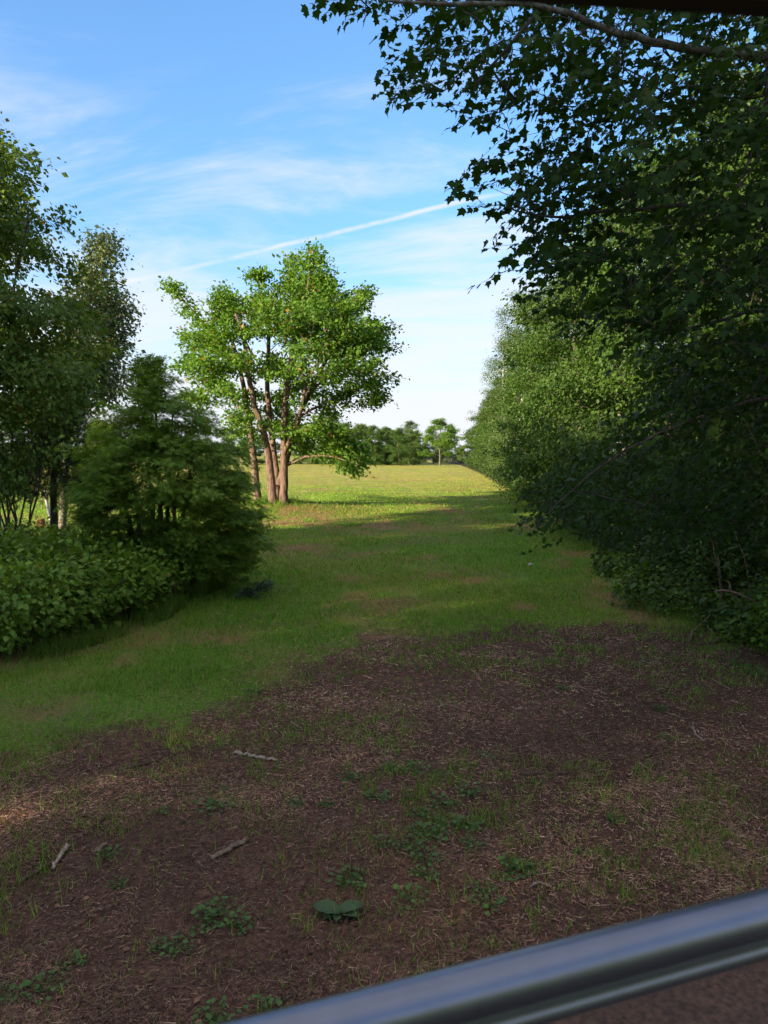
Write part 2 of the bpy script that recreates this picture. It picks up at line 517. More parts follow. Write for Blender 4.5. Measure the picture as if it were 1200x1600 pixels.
def fan_template():
    v, f = [], []
    # a flat fern-like spray: a midrib and drooping side fingers
    for y0, ln, ang in [(0.0, 1.0, 0), (0.12, 0.55, 42), (0.20, 0.52, -40), (0.45, 0.42, 34), (0.52, 0.38, -34)]:
        a = math.radians(ang)
        d = np.array([math.sin(a), math.cos(a)])
        n = np.array([d[1], -d[0]])
        b0 = np.array([0, y0])
        wd = 0.055
        p = [b0, b0 + d * ln * 0.5 - n * wd, b0 + d * ln, b0 + d * ln * 0.5 + n * wd]
        k = len(v)
        v += [(q[0], q[1], -0.25 * q[1] ** 2 - 0.1 * abs(q[0])) for q in p]
        f += [[k, k + 1, k + 3], [k + 1, k + 2, k + 3]]
    return np.array(v, float), np.array(f)


T_FAN = fan_template()


def tubes(chains, sides=5):
    """chains: list of (pts (n,3), radii (n,))"""
    V, F, k = [], [], 0
    for pts, rad in chains:
        n = len(pts)
        if n < 2:
            continue
        sd = 7 if rad[0] > 0.05 else (sides if rad[0] > 0.012 else 3)
        tan = np.gradient(pts, axis=0)
        tan = unit(tan)
        ref = np.where(np.abs(tan[:, 2:3]) > 0.9, np.array([[1.0, 0, 0]]), np.array([[0, 0, 1.0]]))
        a = unit(np.cross(tan, ref))
        b_ = np.cross(tan, a)
        th = np.arange(sd) / sd * 2 * math.pi
        ring = (np.cos(th)[None, :, None] * a[:, None] + np.sin(th)[None, :, None] * b_[:, None]) * rad[:, None, None] + pts[:, None]
        V.append(ring.reshape(-1, 3))
        i = np.arange(n - 1)[:, None] * sd + np.arange(sd)[None]
        j = np.arange(n - 1)[:, None] * sd + (np.arange(sd)[None] + 1) % sd
        F.append((np.stack([i, j, j + sd, i + sd], -1).reshape(-1, 4)) + k)
        k += n * sd
    if not V:
        return np.zeros((0, 3)), np.zeros((0, 4), int)
    return np.concatenate(V), np.concatenate(F)


def smooth_path(ctrl, step, rng, jit=0.0):
    ctrl = np.asarray(ctrl, float)
    seg = np.linalg.norm(np.diff(ctrl, axis=0), axis=1)
    t = np.concatenate([[0], np.cumsum(seg)])
    n = max(3, int(t[-1] / step) + 1)
    s = np.linspace(0, t[-1], n)
    p = np.stack([np.interp(s, t, ctrl[:, k]) for k in range(3)], -1)
    for _ in range(2):
        p[1:-1] = (p[:-2] + 2 * p[1:-1] + p[2:]) / 4
    if jit:
        p[1:-1] += rng.normal(0, jit, (n - 2, 3))
    return p


class Tree:
    """stems (explicit paths) + limbs grown towards attractors"""
    def __init__(self, rng):
        self.rng = rng
        self.pos, self.par, self.base = [], [], []
        self.stems = []

    def stem(self, ctrl, r0, r1, step=0.35, jit=0.015, flare=0.0):
        p = smooth_path(ctrl, step, self.rng, jit)
        n = len(p)
        rad = r1 + (r0 - r1) * (1 - np.linspace(0, 1, n)) ** 0.8
        rad = rad + flare * r0 * np.exp(-np.linspace(0, 1, n) * n * step / 0.3)
        k0 = len(self.pos)
        prev = -1
        for q, r in zip(p, rad):
            self.pos.append(q)
            self.par.append(prev)
            self.base.append(r)
            prev = len(self.pos) - 1
        self.stems.append((p, rad))
        return k0

    def grow(self, att, step=0.3, up=0.6, droop=0.0, jit=0.03, order=None):
        att = np.asarray(att)
        N = len(self.pos) + len(att) * 60
        pos = np.zeros((N, 3))
        n = len(self.pos)
        pos[:n] = np.array(self.pos)
        par = list(self.par)
        P0 = pos[:n].copy()
        dmin = np.array([np.min(np.linalg.norm(P0 - a, axis=1)) for a in att])
        for k in np.argsort(dmin):
            a = att[k]
            d = a - pos[:n]
            dist = np.linalg.norm(d, axis=1)
            cost = dist * (1 + up * np.clip(-d[:, 2] / np.maximum(dist, 1e-6), -0.35, 1))
            j = int(np.argmin(cost))
            L = dist[j]
            if L < 0.05:
                continue
            m = max(1, int(L / step))
            t = np.linspace(0, 1, m + 1)[1:]
            p = pos[j] + (a - pos[j]) * t[:, None]
            p[:, 2] += np.sin(t * math.pi) * L * (0.10 - droop * 0.25)
            if m > 1:
                p[:-1] += self.rng.normal(0, jit, (m - 1, 3))
            pr = j
            for q in p:
                pos[n] = q
                par.append(pr)
                pr = n
                n += 1
        self.gpos, self.gpar = pos[:n], par
        return self

    def limbs(self, r_tip=0.006, power=0.42, r_max=0.16):
        n0 = len(self.pos)
        pos, par = self.gpos, self.gpar
        n = len(pos)
        kids = [[] for _ in range(n)]
        for i in range(n0, n):
            kids[par[i]].append(i)
        tips = np.ones(n)
        for i in range(n - 1, n0 - 1, -1):
            if kids[i]:
                tips[i] = sum(tips[c] for c in kids[i])
        rad = np.minimum(r_tip * tips ** power, r_max)
        chains = []
        for i in range(n0, n):
            p = par[i]
            main = None if p < n0 else max(kids[p], key=lambda c: tips[c])
            if p < n0 or main != i:
                ch, rr = [pos[p]], [min(rad[i] * 1.15, self.base[p] * 0.8 if p < n0 else rad[p])]
                c = i
                while True:
                    ch.append(pos[c])
                    rr.append(rad[c])
                    if not kids[c]:
                        break
                    c = max(kids[c], key=lambda q: tips[q])
                rr[-1] *= 0.6
                chains.append((np.array(ch), np.array(rr)))
        return chains


def in_poly(poly, p):
    poly = np.asarray(poly, float)
    x, y = p[:, 0], p[:, 1]
    c = np.zeros(len(p), bool)
    j = len(poly) - 1
    for i in range(len(poly)):
        xi, yi = poly[i]
        xj, yj = poly[j]
        hit = ((yi > y) != (yj > y)) & (x < (xj - xi) * (y - yi) / (yj - yi + 1e-12) + xi)
        c ^= hit
        j = i
    return c


def edge_dist(poly, p):
    poly = np.asarray(poly, float)
    best = np.full(len(p), 1e9)
    for a, b_ in zip(poly, np.roll(poly, -1, 0)):
        ab = b_ - a
        t = np.clip(((p - a) @ ab) / (ab @ ab + 1e-9), 0, 1)
        best = np.minimum(best, np.linalg.norm(p - (a + t[:, None] * ab), axis=1))
    return best


def crown_points(rng, outline, d0, half, n, soft=90, min_sep=0.0):
    """points through the volume of a crown whose outline (as seen from the lawn) is given;
    the crown is as deep as it is wide (half = half depth in metres)"""
    poly = np.asarray(outline, float)
    lo, hi = poly.min(0), poly.max(0)
    out = np.zeros((0, 3))
    while len(out) < n:
        q = lo + rng.random((n * 4, 2)) * (hi - lo)
        q = q[in_poly(poly, q)]
        e = np.clip(edge_dist(poly, q) / soft, 0.02, 1) ** 0.5
        u = rng.uniform(-1, 1, len(q))
        u = np.sign(u) * np.abs(u) ** 0.75
        d = d0 + half * e * u
        pts = np.array([P(a, b_, dd) for (a, b_), dd in zip(q, d)])
        for p in pts:
            if len(out) >= n:
                break
            if min_sep and len(out) and np.min(np.linalg.norm(out - p, axis=1)) < min_sep:
                if rng.random() < 0.93:
                    continue
            out = np.vstack([out, p[None]])
    return out


def boughs(rng, centers, per, spread, flat, outline=None):
    c = np.repeat(centers, per, 0) + rng.normal(0, 1, (len(centers) * per, 3)) * [spread, spread, spread * flat]
    if outline is not None:
        q = project(c)
        c = c[in_poly(outline, q) | (rng.random(len(c)) < 0.10)]
    return c


def clump_leaves(rng, att, per, spread, flat, center, size, down=0.25, size_var=0.25, tilt=0.55, gap=None):
    """leaf positions, axes and normals round each twig end"""
    n = len(att) * per
    c = np.repeat(att, per, 0)
    off = rng.normal(0, 1, (n, 3)) * np.array([spread, spread, spread * flat])
    pos = c + off
    outw = pos - np.asarray(center)
    outw[:, 2] *= 0.3
    ax = unit(unit(outw) * 0.8 + rng.normal(0, 0.6, (n, 3)) + np.array([0, 0, -down * 1.6]))
    nr = unit(np.array([0, 0, 1.0]) + rng.normal(0, tilt, (n, 3)) + unit(outw) * 0.5)
    sz = size * np.clip(rng.normal(1, size_var, n), 0.45, 1.7)
    return pos, ax, nr, sz


def empty(name, loc, **kw):
    return put(name, None, None, loc, **kw)


def tree_object(name, loc, t, chains, leaf, leaf_mat_name, bark, crown_name='crown', **kw):
    """Empty at the base > trunk, branches, crown"""
    loc = np.asarray(loc, float)
    root = empty(name, loc, **kw)
    v, f = tubes([(p, r) for p, r in t.stems], 7)
    tr = put('trunk', mesh_from('trunk', v - loc, f, bark, smooth=True), root)
    v, f = tubes(chains)
    if len(v):
        put('branches', mesh_from('branches', v - loc, f, bark, smooth=True), tr, kind='stuff')
    tv, tf, (pos, ax, nr, sz) = leaf
    v, f = inst(tv, tf, pos, ax, nr, sz)
    put(crown_name, mesh_from('crown', v - loc, f, leaf_mat_name), root)
    return root


# ------------------------------------------------------------------ the multi-stemmed maple in the field
def field_maple():
    rng = np.random.default_rng(21)
    d = 27.0
    out = [(268, 446), (292, 462), (312, 486), (332, 500), (340, 455), (358, 452), (372, 478), (394, 474), (398, 436), (420, 440), (440, 444), (447, 412), (466, 408), (486, 392), (500, 404),
           (508, 440), (528, 452), (552, 446), (572, 462), (570, 492), (590, 508), (600, 512), (598, 545), (603, 575), (606, 592), (592, 610), (594, 632), (566, 636), (548, 650), (520, 660), (556, 672), (566, 690),
           (560, 712), (582, 734), (566, 742), (520, 730), (478, 722), (462, 708), (440, 690), (424, 700), (404, 716), (386, 716), (366, 690), (345, 664), (310, 640), (285, 612), (266, 590), (270, 560), (292, 545), (288, 515), (300, 500), (284, 470)]
    skirt = [(470, 690), (500, 668), (545, 672), (566, 690), (562, 712), (582, 734), (566, 744), (520, 732), (480, 722)]
    att = np.vstack([boughs(rng, crown_points(rng, out, d, 3.6, 150, 80, 0.66), 6, 0.42, 0.45, out),
                     boughs(rng, crown_points(rng, skirt, 25.6, 0.9, 8, 40, 0.3), 5, 0.35, 0.2, skirt)])
    # drop some so that the sky shows between the layers, thin the middle below
    q = project(att)
    keep = np.ones(len(att), bool)
    for hx, hy, hr in [(345, 640, 26), (520, 620, 22), (330, 690, 30), (415, 690, 22), (470, 640, 24), (372, 590, 16), (450, 560, 14), (500, 690, 16), (405, 540, 14)]:
        keep &= ~((np.hypot(q[:, 0] - hx, q[:, 1] - hy) < hr) & (rng.random(len(att)) < 0.85))
    # the stems show through the front of the crown
    keep &= ~((np.abs(q[:, 0] - np.interp(q[:, 1], [560, 720], [392, 425])) < 34) & (q[:, 1] > 585) & (att[:, 1] < 27.4) & (rng.random(len(att)) < 0.9))
    att = att[keep]
    t = Tree(rng)
    t.stem([P(405, 800, 27.2), P(402, 765, 27.1), P(396, 715, 27.3), P(388, 640, 27.8), P(372, 560, 28.2), P(350, 500, 28.4)], 0.15, 0.04, flare=0.55)
    t.stem([P(428, 800, 26.6), P(424, 740, 26.5), P(416, 690, 26.4), P(402, 645, 26.0), P(388, 595, 25.7), P(384, 540, 25.6), P(368, 490, 25.6)], 0.165, 0.04, flare=0.55)
    t.stem([P(434, 800, 27.2), P(432, 735, 27.2), P(424, 680, 27.5), P(417, 610, 27.8), P(420, 520, 27.8), P(430, 460, 27.8)], 0.14, 0.04, flare=0.55)
    t.stem([P(444, 802, 26.5), P(444, 740, 26.4), P(443, 690, 26.3), P(446, 620, 26.2), P(458, 540, 26.4), P(478, 470, 26.5), P(488, 410, 26.5)], 0.155, 0.035, flare=0.55)
    t.stem([P(443, 712, 26.32), P(446, 698, 26.2), P(455, 688, 26.0), P(466, 676, 25.8), P(468, 645, 25.7), P(478, 600, 25.6), P(510, 540, 25.4)], 0.085, 0.03)
    t.stem([P(436, 760, 27.0), P(462, 660, 27.8), P(500, 580, 28.4), P(540, 510, 28.8)], 0.15, 0.03)
    t.stem([P(443, 730, 26.6), P(480, 712, 26.0), P(520, 712, 25.4), P(560, 728, 25.0)], 0.04, 0.012)
    # long upswept leaders that break the outline
    extra = []
    for a, m_, b_, dd in [((400, 600), (330, 520), (270, 448), 26.4), ((398, 560), (365, 500), (350, 452), 26.8), ((420, 520), (412, 470), (404, 434), 27.3), ((445, 540), (456, 460), (458, 408), 27.5),
                          ((460, 520), (480, 440), (490, 391), 26.5), ((470, 520), (500, 450), (508, 425), 26.2), ((490, 560), (545, 490), (572, 458), 27.6), ((480, 620), (550, 540), (600, 512), 27.2), ((470, 650), (550, 610), (604, 592), 26.8)]:
        t.stem([P(*a, 27.0), P(*m_, (27 + dd) / 2), P(*b_, dd)], 0.05, 0.01)
        pth = t.stems[-1][0]
        k = rng.integers(int(len(pth) * 0.35), len(pth), 16)
        extra.append(pth[k] + rng.normal(0, 1, (16, 3)) * [0.22, 0.22, 0.14] * (1.25 - k / len(pth))[:, None])
    att = np.vstack([att] + extra)
    t.grow(att, 0.35, 0.7, 0, 0.04)
    ch = t.limbs(0.008, 0.45, 0.10)
    lv = clump_leaves(rng, att, 66, 0.21, 0.55, P(430, 620, 27), 0.128, 0.18, tilt=0.7)
    base = G(432, 798)
    base[2] = gz(base[0], base[1])
    return tree_object('maple_tree', base, t, ch, (*T_SIMPLE, lv), 'maple_lit', 'maple_bark',
                       label='sunlit spreading maple with several trunks standing alone on the mown field', cat='tree')


field_maple()


# ------------------------------------------------------------------ trees on the left
def left_trees():
    rng = np.random.default_rng(31)
    # broadleaf tree at the frame's edge
    out = [(-40, 150), (0, 196), (22, 212), (30, 250), (52, 262), (40, 300), (58, 318), (50, 350), (78, 340), (105, 335), (112, 372), (95, 400), (120, 420), (140, 450), (150, 500), (142, 540), (160, 575), (150, 610), (120, 640),
           (90, 650), (60, 640), (30, 655), (0, 640), (-120, 660), (-260, 640), (-330, 520), (-300, 330), (-180, 170)]
    att = boughs(rng, crown_points(rng, out, 14.0, 2.6, 130, 140, 0.45), 6, 0.26, 0.5, out)
    att = att[(project(att)[:, 0] > -110) | (rng.random(len(att)) < 0.35)]
    t = Tree(rng)
    b0 = P(-95, 850, 14.0)
    b0[2] = gz(b0[0], b0[1])
    t.stem([b0, P(-90, 700, 14), P(-80, 520, 14.1), P(-60, 330, 14), P(-40, 220, 14)], 0.15, 0.02)
    t.stem([P(-88, 720, 14), P(-20, 560, 13.6), P(30, 420, 13.4), P(45, 330, 13.4)], 0.08, 0.015)
    t.grow(att, 0.3, 0.6)
    lv = clump_leaves(rng, att, 84, 0.17, 0.65, P(-80, 480, 14), 0.095, 0.45, tilt=0.7)
    tree_object('birch_tree', b0, t, t.limbs(0.005, 0.45, 0.06), (*T_SIMPLE, lv), 'birch_leaf', 'dark_bark',
                label='tall leafy broadleaf tree at the left edge, cut off by the frame', cat='tree')
    # paler aspen behind it, its leaves grey-green
    out = [(118, 470), (130, 420), (150, 372), (172, 376), (178, 400), (172, 440), (182, 470), (168, 482), (196, 478), (214, 490), (196, 502), (186, 520), (192, 550), (178, 570), (206, 590), (200, 612), (180, 622), (160, 640), (120, 640), (90, 600), (96, 520)]
    att = crown_points(rng, out, 18.5, 1.3, 190, 60, 0.15)
    t = Tree(rng)
    b1 = P(96, 812, 18.5)
    b1[2] = gz(b1[0], b1[1])
    t.stem([b1, P(104, 700, 18.5), P(125, 560, 18.5), P(145, 440, 18.5), P(155, 385, 18.5)], 0.10, 0.015)
    t.grow(att, 0.3, 0.7)
    lv = clump_leaves(rng, att, 85, 0.20, 0.75, P(130, 540, 18.5), 0.09, 0.4, tilt=0.9)
    tree_object('aspen_tree', b1, t, t.limbs(0.005, 0.45, 0.05), (*T_SIMPLE, lv), 'aspen_leaf', 'grey_bark',
                label='slender grey-green aspen whose twigs reach out above the cedar', cat='tree')
    # dark ragged spruce below
    t = Tree(rng)
    b2 = P(84, 832, 15.8)
    b2[2] = gz(b2[0], b2[1])
    t.stem([b2, b2 + [0.05, 0, 2.0], b2 + [0.1, 0, 4.3]], 0.09, 0.01)
    att = []
    for k in range(300):
        h = rng.uniform(1.45, 4.2)
        a = rng.uniform(0, 2 * math.pi)
        r = (4.8 - h) * 0.42 * rng.uniform(0.35, 1)
        att.append(b2 + [r * math.cos(a), r * math.sin(a), h - 0.25 * r])
    att = np.array(att)
    t.grow(att, 0.25, 0.0, 0.6)
    lv = clump_leaves(rng, att, 60, 0.17, 0.55, b2 + [0, 0, 2], 0.12, 0.35, tilt=0.8)
    tree_object('spruce_tree', b2, t, t.limbs(0.005, 0.4, 0.03), (*T_FAN, lv), 'spruce_needle', 'dark_bark',
                label='dark ragged spruce under the broadleaf tree at the left edge', cat='tree')
    # leafy sapling clump with many thin stems, by the green post
    t = Tree(rng)
    b3 = P(18, 872, 12.4)
    b3[2] = gz(b3[0], b3[1])
    att = []
    for k in range(9):
        top = P(rng.uniform(-40, 75), rng.uniform(640, 730), 12.4 + rng.uniform(-0.5, 0.5))
        s = b3 + [rng.normal(0, 0.14), rng.normal(0, 0.14), 0]
        t.stem([s, s * 0.45 + top * 0.55 + [rng.normal(0, 0.05), 0, 0.1], top], 0.022, 0.006, 0.3, 0.02)
    for k in range(190):
        py_ = rng.uniform(560, 770)
        att.append(P(rng.uniform(-70, 115 if py_ < 715 else 35), py_, 12.4 + rng.uniform(-0.9, 0.9)))
    att = np.array(att)
    t.grow(att, 0.25, 0.6)
    lv = clump_leaves(rng, att, 40, 0.15, 0.7, P(20, 680, 12.4), 0.075, 0.45, tilt=0.7)
    tree_object('sapling_clump', b3, t, t.limbs(0.004, 0.4, 0.02), (*T_OVATE, lv), 'birch_leaf', 'dark_bark',
                label='clump of thin dark-stemmed saplings beside the green post', cat='sapling')


left_trees()


# ------------------------------------------------------------------ cedar clump
def cedar():
    rng = np.random.default_rng(41)
    d = 11.0
    out = [(240, 552), (250, 585), (262, 600), (285, 612), (300, 632), (330, 650), (352, 668), (372, 690), (392, 712), (398, 750), (408, 790), (404, 820), (414, 845), (410, 868), (388, 880), (372, 900), (330, 905), (300, 915), (282, 892),
           (250, 868), (214, 850), (170, 840), (140, 820), (112, 806), (104, 780), (124, 742), (128, 700), (150, 668), (178, 640), (205, 618), (222, 600), (232, 580)]
    out = [(255 + (x - 255) * (0.84 + 0.10 * (y - 552) / 360), y) for x, y in out]
    att = boughs(rng, crown_points(rng, out, d, 1.25, 235, 90, 0.19), 4, 0.13, 0.45, out)
    spire = np.array([P(241 + rng.normal(0, 1 + (y - 556) * 0.16), y, d + rng.normal(0, 0.01 + (y - 556) * 0.002)) for y in rng.uniform(556, 640, 40)])
    att = np.vstack([att, spire])
    q = project(att)
    keep = np.ones(len(att), bool)
    for hx, hy, rx, ry, pr in [(262, 802, 40, 17, 0.8), (185, 800, 22, 14, 0.7)]:
        keep &= ~((((q[:, 0] - hx) / rx) ** 2 + ((q[:, 1] - hy) / ry) ** 2 < 1) & (rng.random(len(att)) < pr))
    att = att[keep]
    t = Tree(rng)
    base = P(262, 935, d)
    base[2] = gz(base[0], base[1])
    for px, top, tx, dd in [(250, 565, 240, 0), (262, 640, 270, 0.2), (240, 660, 225, 0.3), (218, 690, 190, -0.1), (285, 680, 310, -0.2), (300, 720, 345, 0.1), (205, 740, 160, 0.2), (272, 700, 285, -0.4)]:
        s = P(px, 920, d + dd)
        s[2] = gz(s[0], s[1]) - 0.03
        t.stem([s, P(px, 800, d + dd), P((px + tx) / 2, (800 + top) / 2, d + dd), P(tx, top, d + dd)], 0.045, 0.008, 0.2, 0.008)
    t.grow(att, 0.2, 0.1, 0.5, 0.015)
    # flat feathery boughs: fans set along a drooping outward axis
    per = 44
    cc = np.repeat(att, per, 0)
    n = len(cc)
    o = att - np.array([P(255, 800, d)[0], d, 0])
    o[:, 2] = 0
    o = unit(unit(o) + rng.normal(0, 0.35, o.shape) * [1, 1, 0])
    o[:, 2] = rng.uniform(-0.35, 0.45, len(o))
    ob = np.repeat(o, per, 0)
    sd = np.cross(ob, [0, 0, 1.0])
    tt = rng.uniform(-0.16, 0.24, n)
    pos = cc + ob * tt[:, None] + sd * (rng.normal(0, 1, n) * (0.11 - 0.25 * np.maximum(tt, 0)))[:, None] + rng.normal(0, 0.03, (n, 3))
    pos[:, 2] -= 0.9 * np.maximum(tt, 0) ** 2
    ax = unit(ob * 1.0 + sd * rng.normal(0, 0.6, n)[:, None] + rng.normal(0, 0.25, (n, 3)) - [0, 0, 0.18])
    nr = unit(np.array([0, 0, 1.0]) + rng.normal(0, 0.45, (n, 3)))
    lv = (pos, ax, nr, 0.115 * np.clip(rng.normal(1, 0.25, n), 0.5, 1.6))
    tree_object('cedar_tree', base, t, t.limbs(0.004, 0.42, 0.03), (*T_FAN, lv), 'cedar_spray', 'cedar_bark',
                label='bushy dark green cedar with several thin trunks, in front of the maple', cat='tree')


cedar()


# ------------------------------------------------------------------ generic wood-edge trees
def wood_tree(seed, height, radius, nclump, per, leafsize, bark, low=0.06, lobes=9, spread=0.24, flat=0.6, tmpl=T_SIMPLE):
    """returns (trunk mesh data, branch data, leaf data), base at the origin"""
    rng = np.random.default_rng(seed)
    ph = rng.uniform(0, 6.28, lobes)
    hz = rng.uniform(0.1, 0.95, lobes)
    am = rng.uniform(-0.35, 0.35, lobes)
    att = []
    while len(att) < nclump // 9:
        h = rng.uniform(low, 1)
        prof = min(1, (1 - h) / 0.42) ** 0.55 * (0.72 + 0.28 * min(1, h / 0.25))
        a = rng.uniform(0, 6.28)
        b_ = sum(am[k] * math.exp(-((h - hz[k]) / 0.13) ** 2) * max(0, math.cos(a - ph[k])) for k in range(lobes))
        rr = radius * prof * (1 + b_)
        r = rr * rng.uniform(0.10, 1) ** 0.4
        p = np.array([r * math.cos(a), r * math.sin(a), h * height])
        att.append(p)
    att = boughs(rng, np.array(att), 9, 0.125 * radius + 0.09, 0.38)
    att[:, 2] = np.maximum(att[:, 2], 0.15)
    t = Tree(rng)
    lean = rng.normal(0, 0.03, 2) * height
    t.stem([(0, 0, -0.1), (lean[0] * 0.3, lean[1] * 0.3, height * 0.35), (lean[0], lean[1], height * 0.7), (lean[0] * 1.1, lean[1] * 1.1, height * 0.95)], 0.017 * height, 0.02, 0.5, 0.03)
    t.grow(att, 0.45, 0.7, 0, 0.05)
    ch = t.limbs(0.007, 0.45, 0.06)
    lv = clump_leaves(rng, att, per, spread, flat, (0, 0, height * 0.5), leafsize, 0.35, tilt=0.65)
    return t, ch, lv, tmpl, bark


def proto_meshes(args, leafmat):
    t, ch, lv, tmpl, bark = wood_tree(*args[0], **args[1])
    v, f = tubes(t.stems, 7)
    m1 = mesh_from('trunk', v, f, bark, smooth=True)
    v, f = tubes(ch)
    m2 = mesh_from('branches', v, f, bark, smooth=True)
    v, f = inst(*tmpl, *lv)
    m3 = mesh_from('crown', v, f, leafmat)
    return m1, m2, m3


def place(meshes, name, x, y, rz, s, label, cat='tree', group=None, sz=None):
    r = empty(name, (x, y, float(gz(x, y))), label=label, cat=cat, group=group)
    r.rotation_euler.z = rz
    r.scale = (s, s, sz or s)
    tr = put('trunk', meshes[0], r)
    put('branches', meshes[1], tr, kind='stuff')
    put('crown', meshes[2], r)
    return r


W = {
    'alder': proto_meshes(((101, 10, 2.9, 620, 62, 0.105, 'dark_bark'), dict(low=0.02)), 'alder_leaf'),
    'maple': proto_meshes(((102, 11, 3.0, 620, 60, 0.115, 'grey_bark'), dict(low=0.03, flat=0.4, spread=0.27)), 'shrub_leaf'),
    'poplar': proto_meshes(((103, 12, 2.0, 470, 70, 0.080, 'aspen_bark'), dict(low=0.08, flat=0.8)), 'poplar_leaf'),
    'far': proto_meshes(((104, 8, 2.7, 420, 60, 0.17, 'dark_bark'), dict(low=0.03)), 'far_leaf'),
    'lone': proto_meshes(((105, 8, 2.6, 260, 70, 0.16, 'grey_bark'), dict(low=0.25)), 'maple_lit'),
}
ORD = ['first', 'second', 'third', 'fourth', 'fifth', 'sixth', 'seventh', 'eighth', 'ninth', 'tenth', 'eleventh', 'twelfth', 'thirteenth', 'fourteenth', 'fifteenth', 'sixteenth',
       'seventeenth', 'eighteenth', 'nineteenth', 'twentieth', 'twenty-first', 'twenty-second', 'twenty-third', 'twenty-fourth', 'twenty-fifth', 'twenty-sixth']
DESC = {'alder': 'bushy green alder', 'maple': 'dense dark green maple', 'poplar': 'slim pale-barked poplar'}


def right_row():
    rng = np.random.default_rng(51)
    row = [('alder', 6.9, 11.5, 0.80), ('maple', 7.6, 15, 1.0), ('alder', 7.2, 19, 0.92), ('maple', 7.6, 23.5, 1.0), ('alder', 7.6, 28, 0.95), ('maple', 8.5, 32.5, 0.95),
           ('alder', 8.6, 37.5, 0.88), ('maple', 9.3, 42, 0.90), ('poplar', 8.6, 47, 1.0), ('alder', 9.8, 53, 0.80), ('poplar', 9.6, 58, 0.90), ('maple', 10.8, 67, 0.82),
           ('maple', 12.0, 77, 0.85), ('alder', 13.2, 88, 0.85), ('maple', 14.2, 100, 0.8), ('alder', 15.6, 112, 0.8)]
    for i, (k, x, y, s) in enumerate(row):
        place(W[k], k + '_tree', x, y, rng.uniform(0, 6.28), s,
              '%s, %s from the camera in the tree row along the lawn' % (DESC[k], ORD[i]), group='tree row along the lawn')
    # the wood behind the front row
    back = [('maple', 9.5, 8.5, 1.05), ('alder', 8.2, 5.5, 1.0), ('maple', 10.5, 13, 1.1), ('alder', 11, 18, 1.05), ('maple', 11.4, 25, 1.05), ('poplar', 11.5, 32, 1.0), ('maple', 12.5, 41, 1.0), ('alder', 13.8, 53, 1.0), ('maple', 15.5, 70, 0.95)]
    for i, (k, x, y, s) in enumerate(back):
        place(W[k], k + '_tree', x, y, rng.uniform(0, 6.28), s,
              'shaded wood tree behind the front row along the lawn, %s from the near end' % ORD[i], group='trees deeper in the wood')


right_row()


def far_trees():
    rng = np.random.default_rng(61)
    o = place(W['lone'], 'lone_tree', (687 - 600) / FPX * 118, 118, 1.0, 0.98, 'small light green tree standing apart at the far end of the lawn')
    # the copse left of the far end
    xs = [-6.5, -3.8, -1.6, 0.6, 2.6, 4.4]
    words = ['largest and leftmost', 'second from left', 'third from left', 'fourth from left', 'fifth from left', 'rightmost, lowest']
    for i, x in enumerate(xs):
        place(W['far'] if i % 2 else W['alder'], 'copse_tree', x, 128 + rng.uniform(-4, 6), rng.uniform(0, 6.28), (0.92 if i % 2 else 0.72) * (1 - 0.03 * i),
              'far tree in the copse past the field maple, %s' % words[i], group='copse at the far end')
    for i in range(11):
        place(W['far'] if i % 2 else W['alder'], 'distant_tree', 1 + i * 2.3, 158 + rng.uniform(-8, 8), rng.uniform(0, 6.28), rng.uniform(0.66, 0.86),
              'distant tree in the low gap at the lawn end, %s from left' % ORD[i], group='distant trees in the gap')
    for i in range(9):
        place(W['far'], 'distant_tree', -11 + i * 2.1, 143 + rng.uniform(-4, 5), rng.uniform(0, 6.28), rng.uniform(0.80, 0.95) - 0.02 * i,
              'distant tree filling the copse from behind, %s from left' % ORD[i], group='trees behind the copse')
    for i in range(24):
        x = -9 - i * 4.0
        place(W['far'] if i % 3 else W['alder'], 'distant_tree', x, 132 + rng.uniform(-8, 14), rng.uniform(0, 6.28), rng.uniform(0.72, 0.95),
              'distant tree in the line across the sunlit field, %s leftward from the copse' % ORD[i], group='tree line across the field')


far_trees()


def shade_trees():
    """trees left of and behind the viewpoint, whose shade covers the near lawn"""
    rng = np.random.default_rng(71)
    for k, x, y, s in [('maple', -14.5, -6.5, 1.25), ('alder', -18.5, -3, 1.25), ('maple', -15, -1.0, 1.05), ('maple', -12, -12, 1.3), ('alder', -16.5, 3.0, 0.95), ('maple', -20.5, 2.5, 0.78), ('maple', -24, -8, 1.5), ('maple', -18, -14, 1.5),
                       ('alder', -21, -11, 1.5), ('alder', -10.5, -5.5, 0.85), ('maple', -12, -2.2, 0.75), ('alder', -7.8, -1.0, 0.45), ('alder', -9.2, 1.2, 0.45), ('alder', -6.5, -3.4, 0.5), ('maple', -10, -9, 1.15), ('alder', -18.5, 8, 0.70), ('alder', -21, 12, 0.55), ('maple', -27, 1, 0.95), ('alder', -28, -4, 1.5)]:
        place(W[k], 'shade_tree', x, y, rng.uniform(0, 6.28), s, 'tall tree outside the picture that shades the near lawn', group='shade trees outside the picture')


shade_trees()


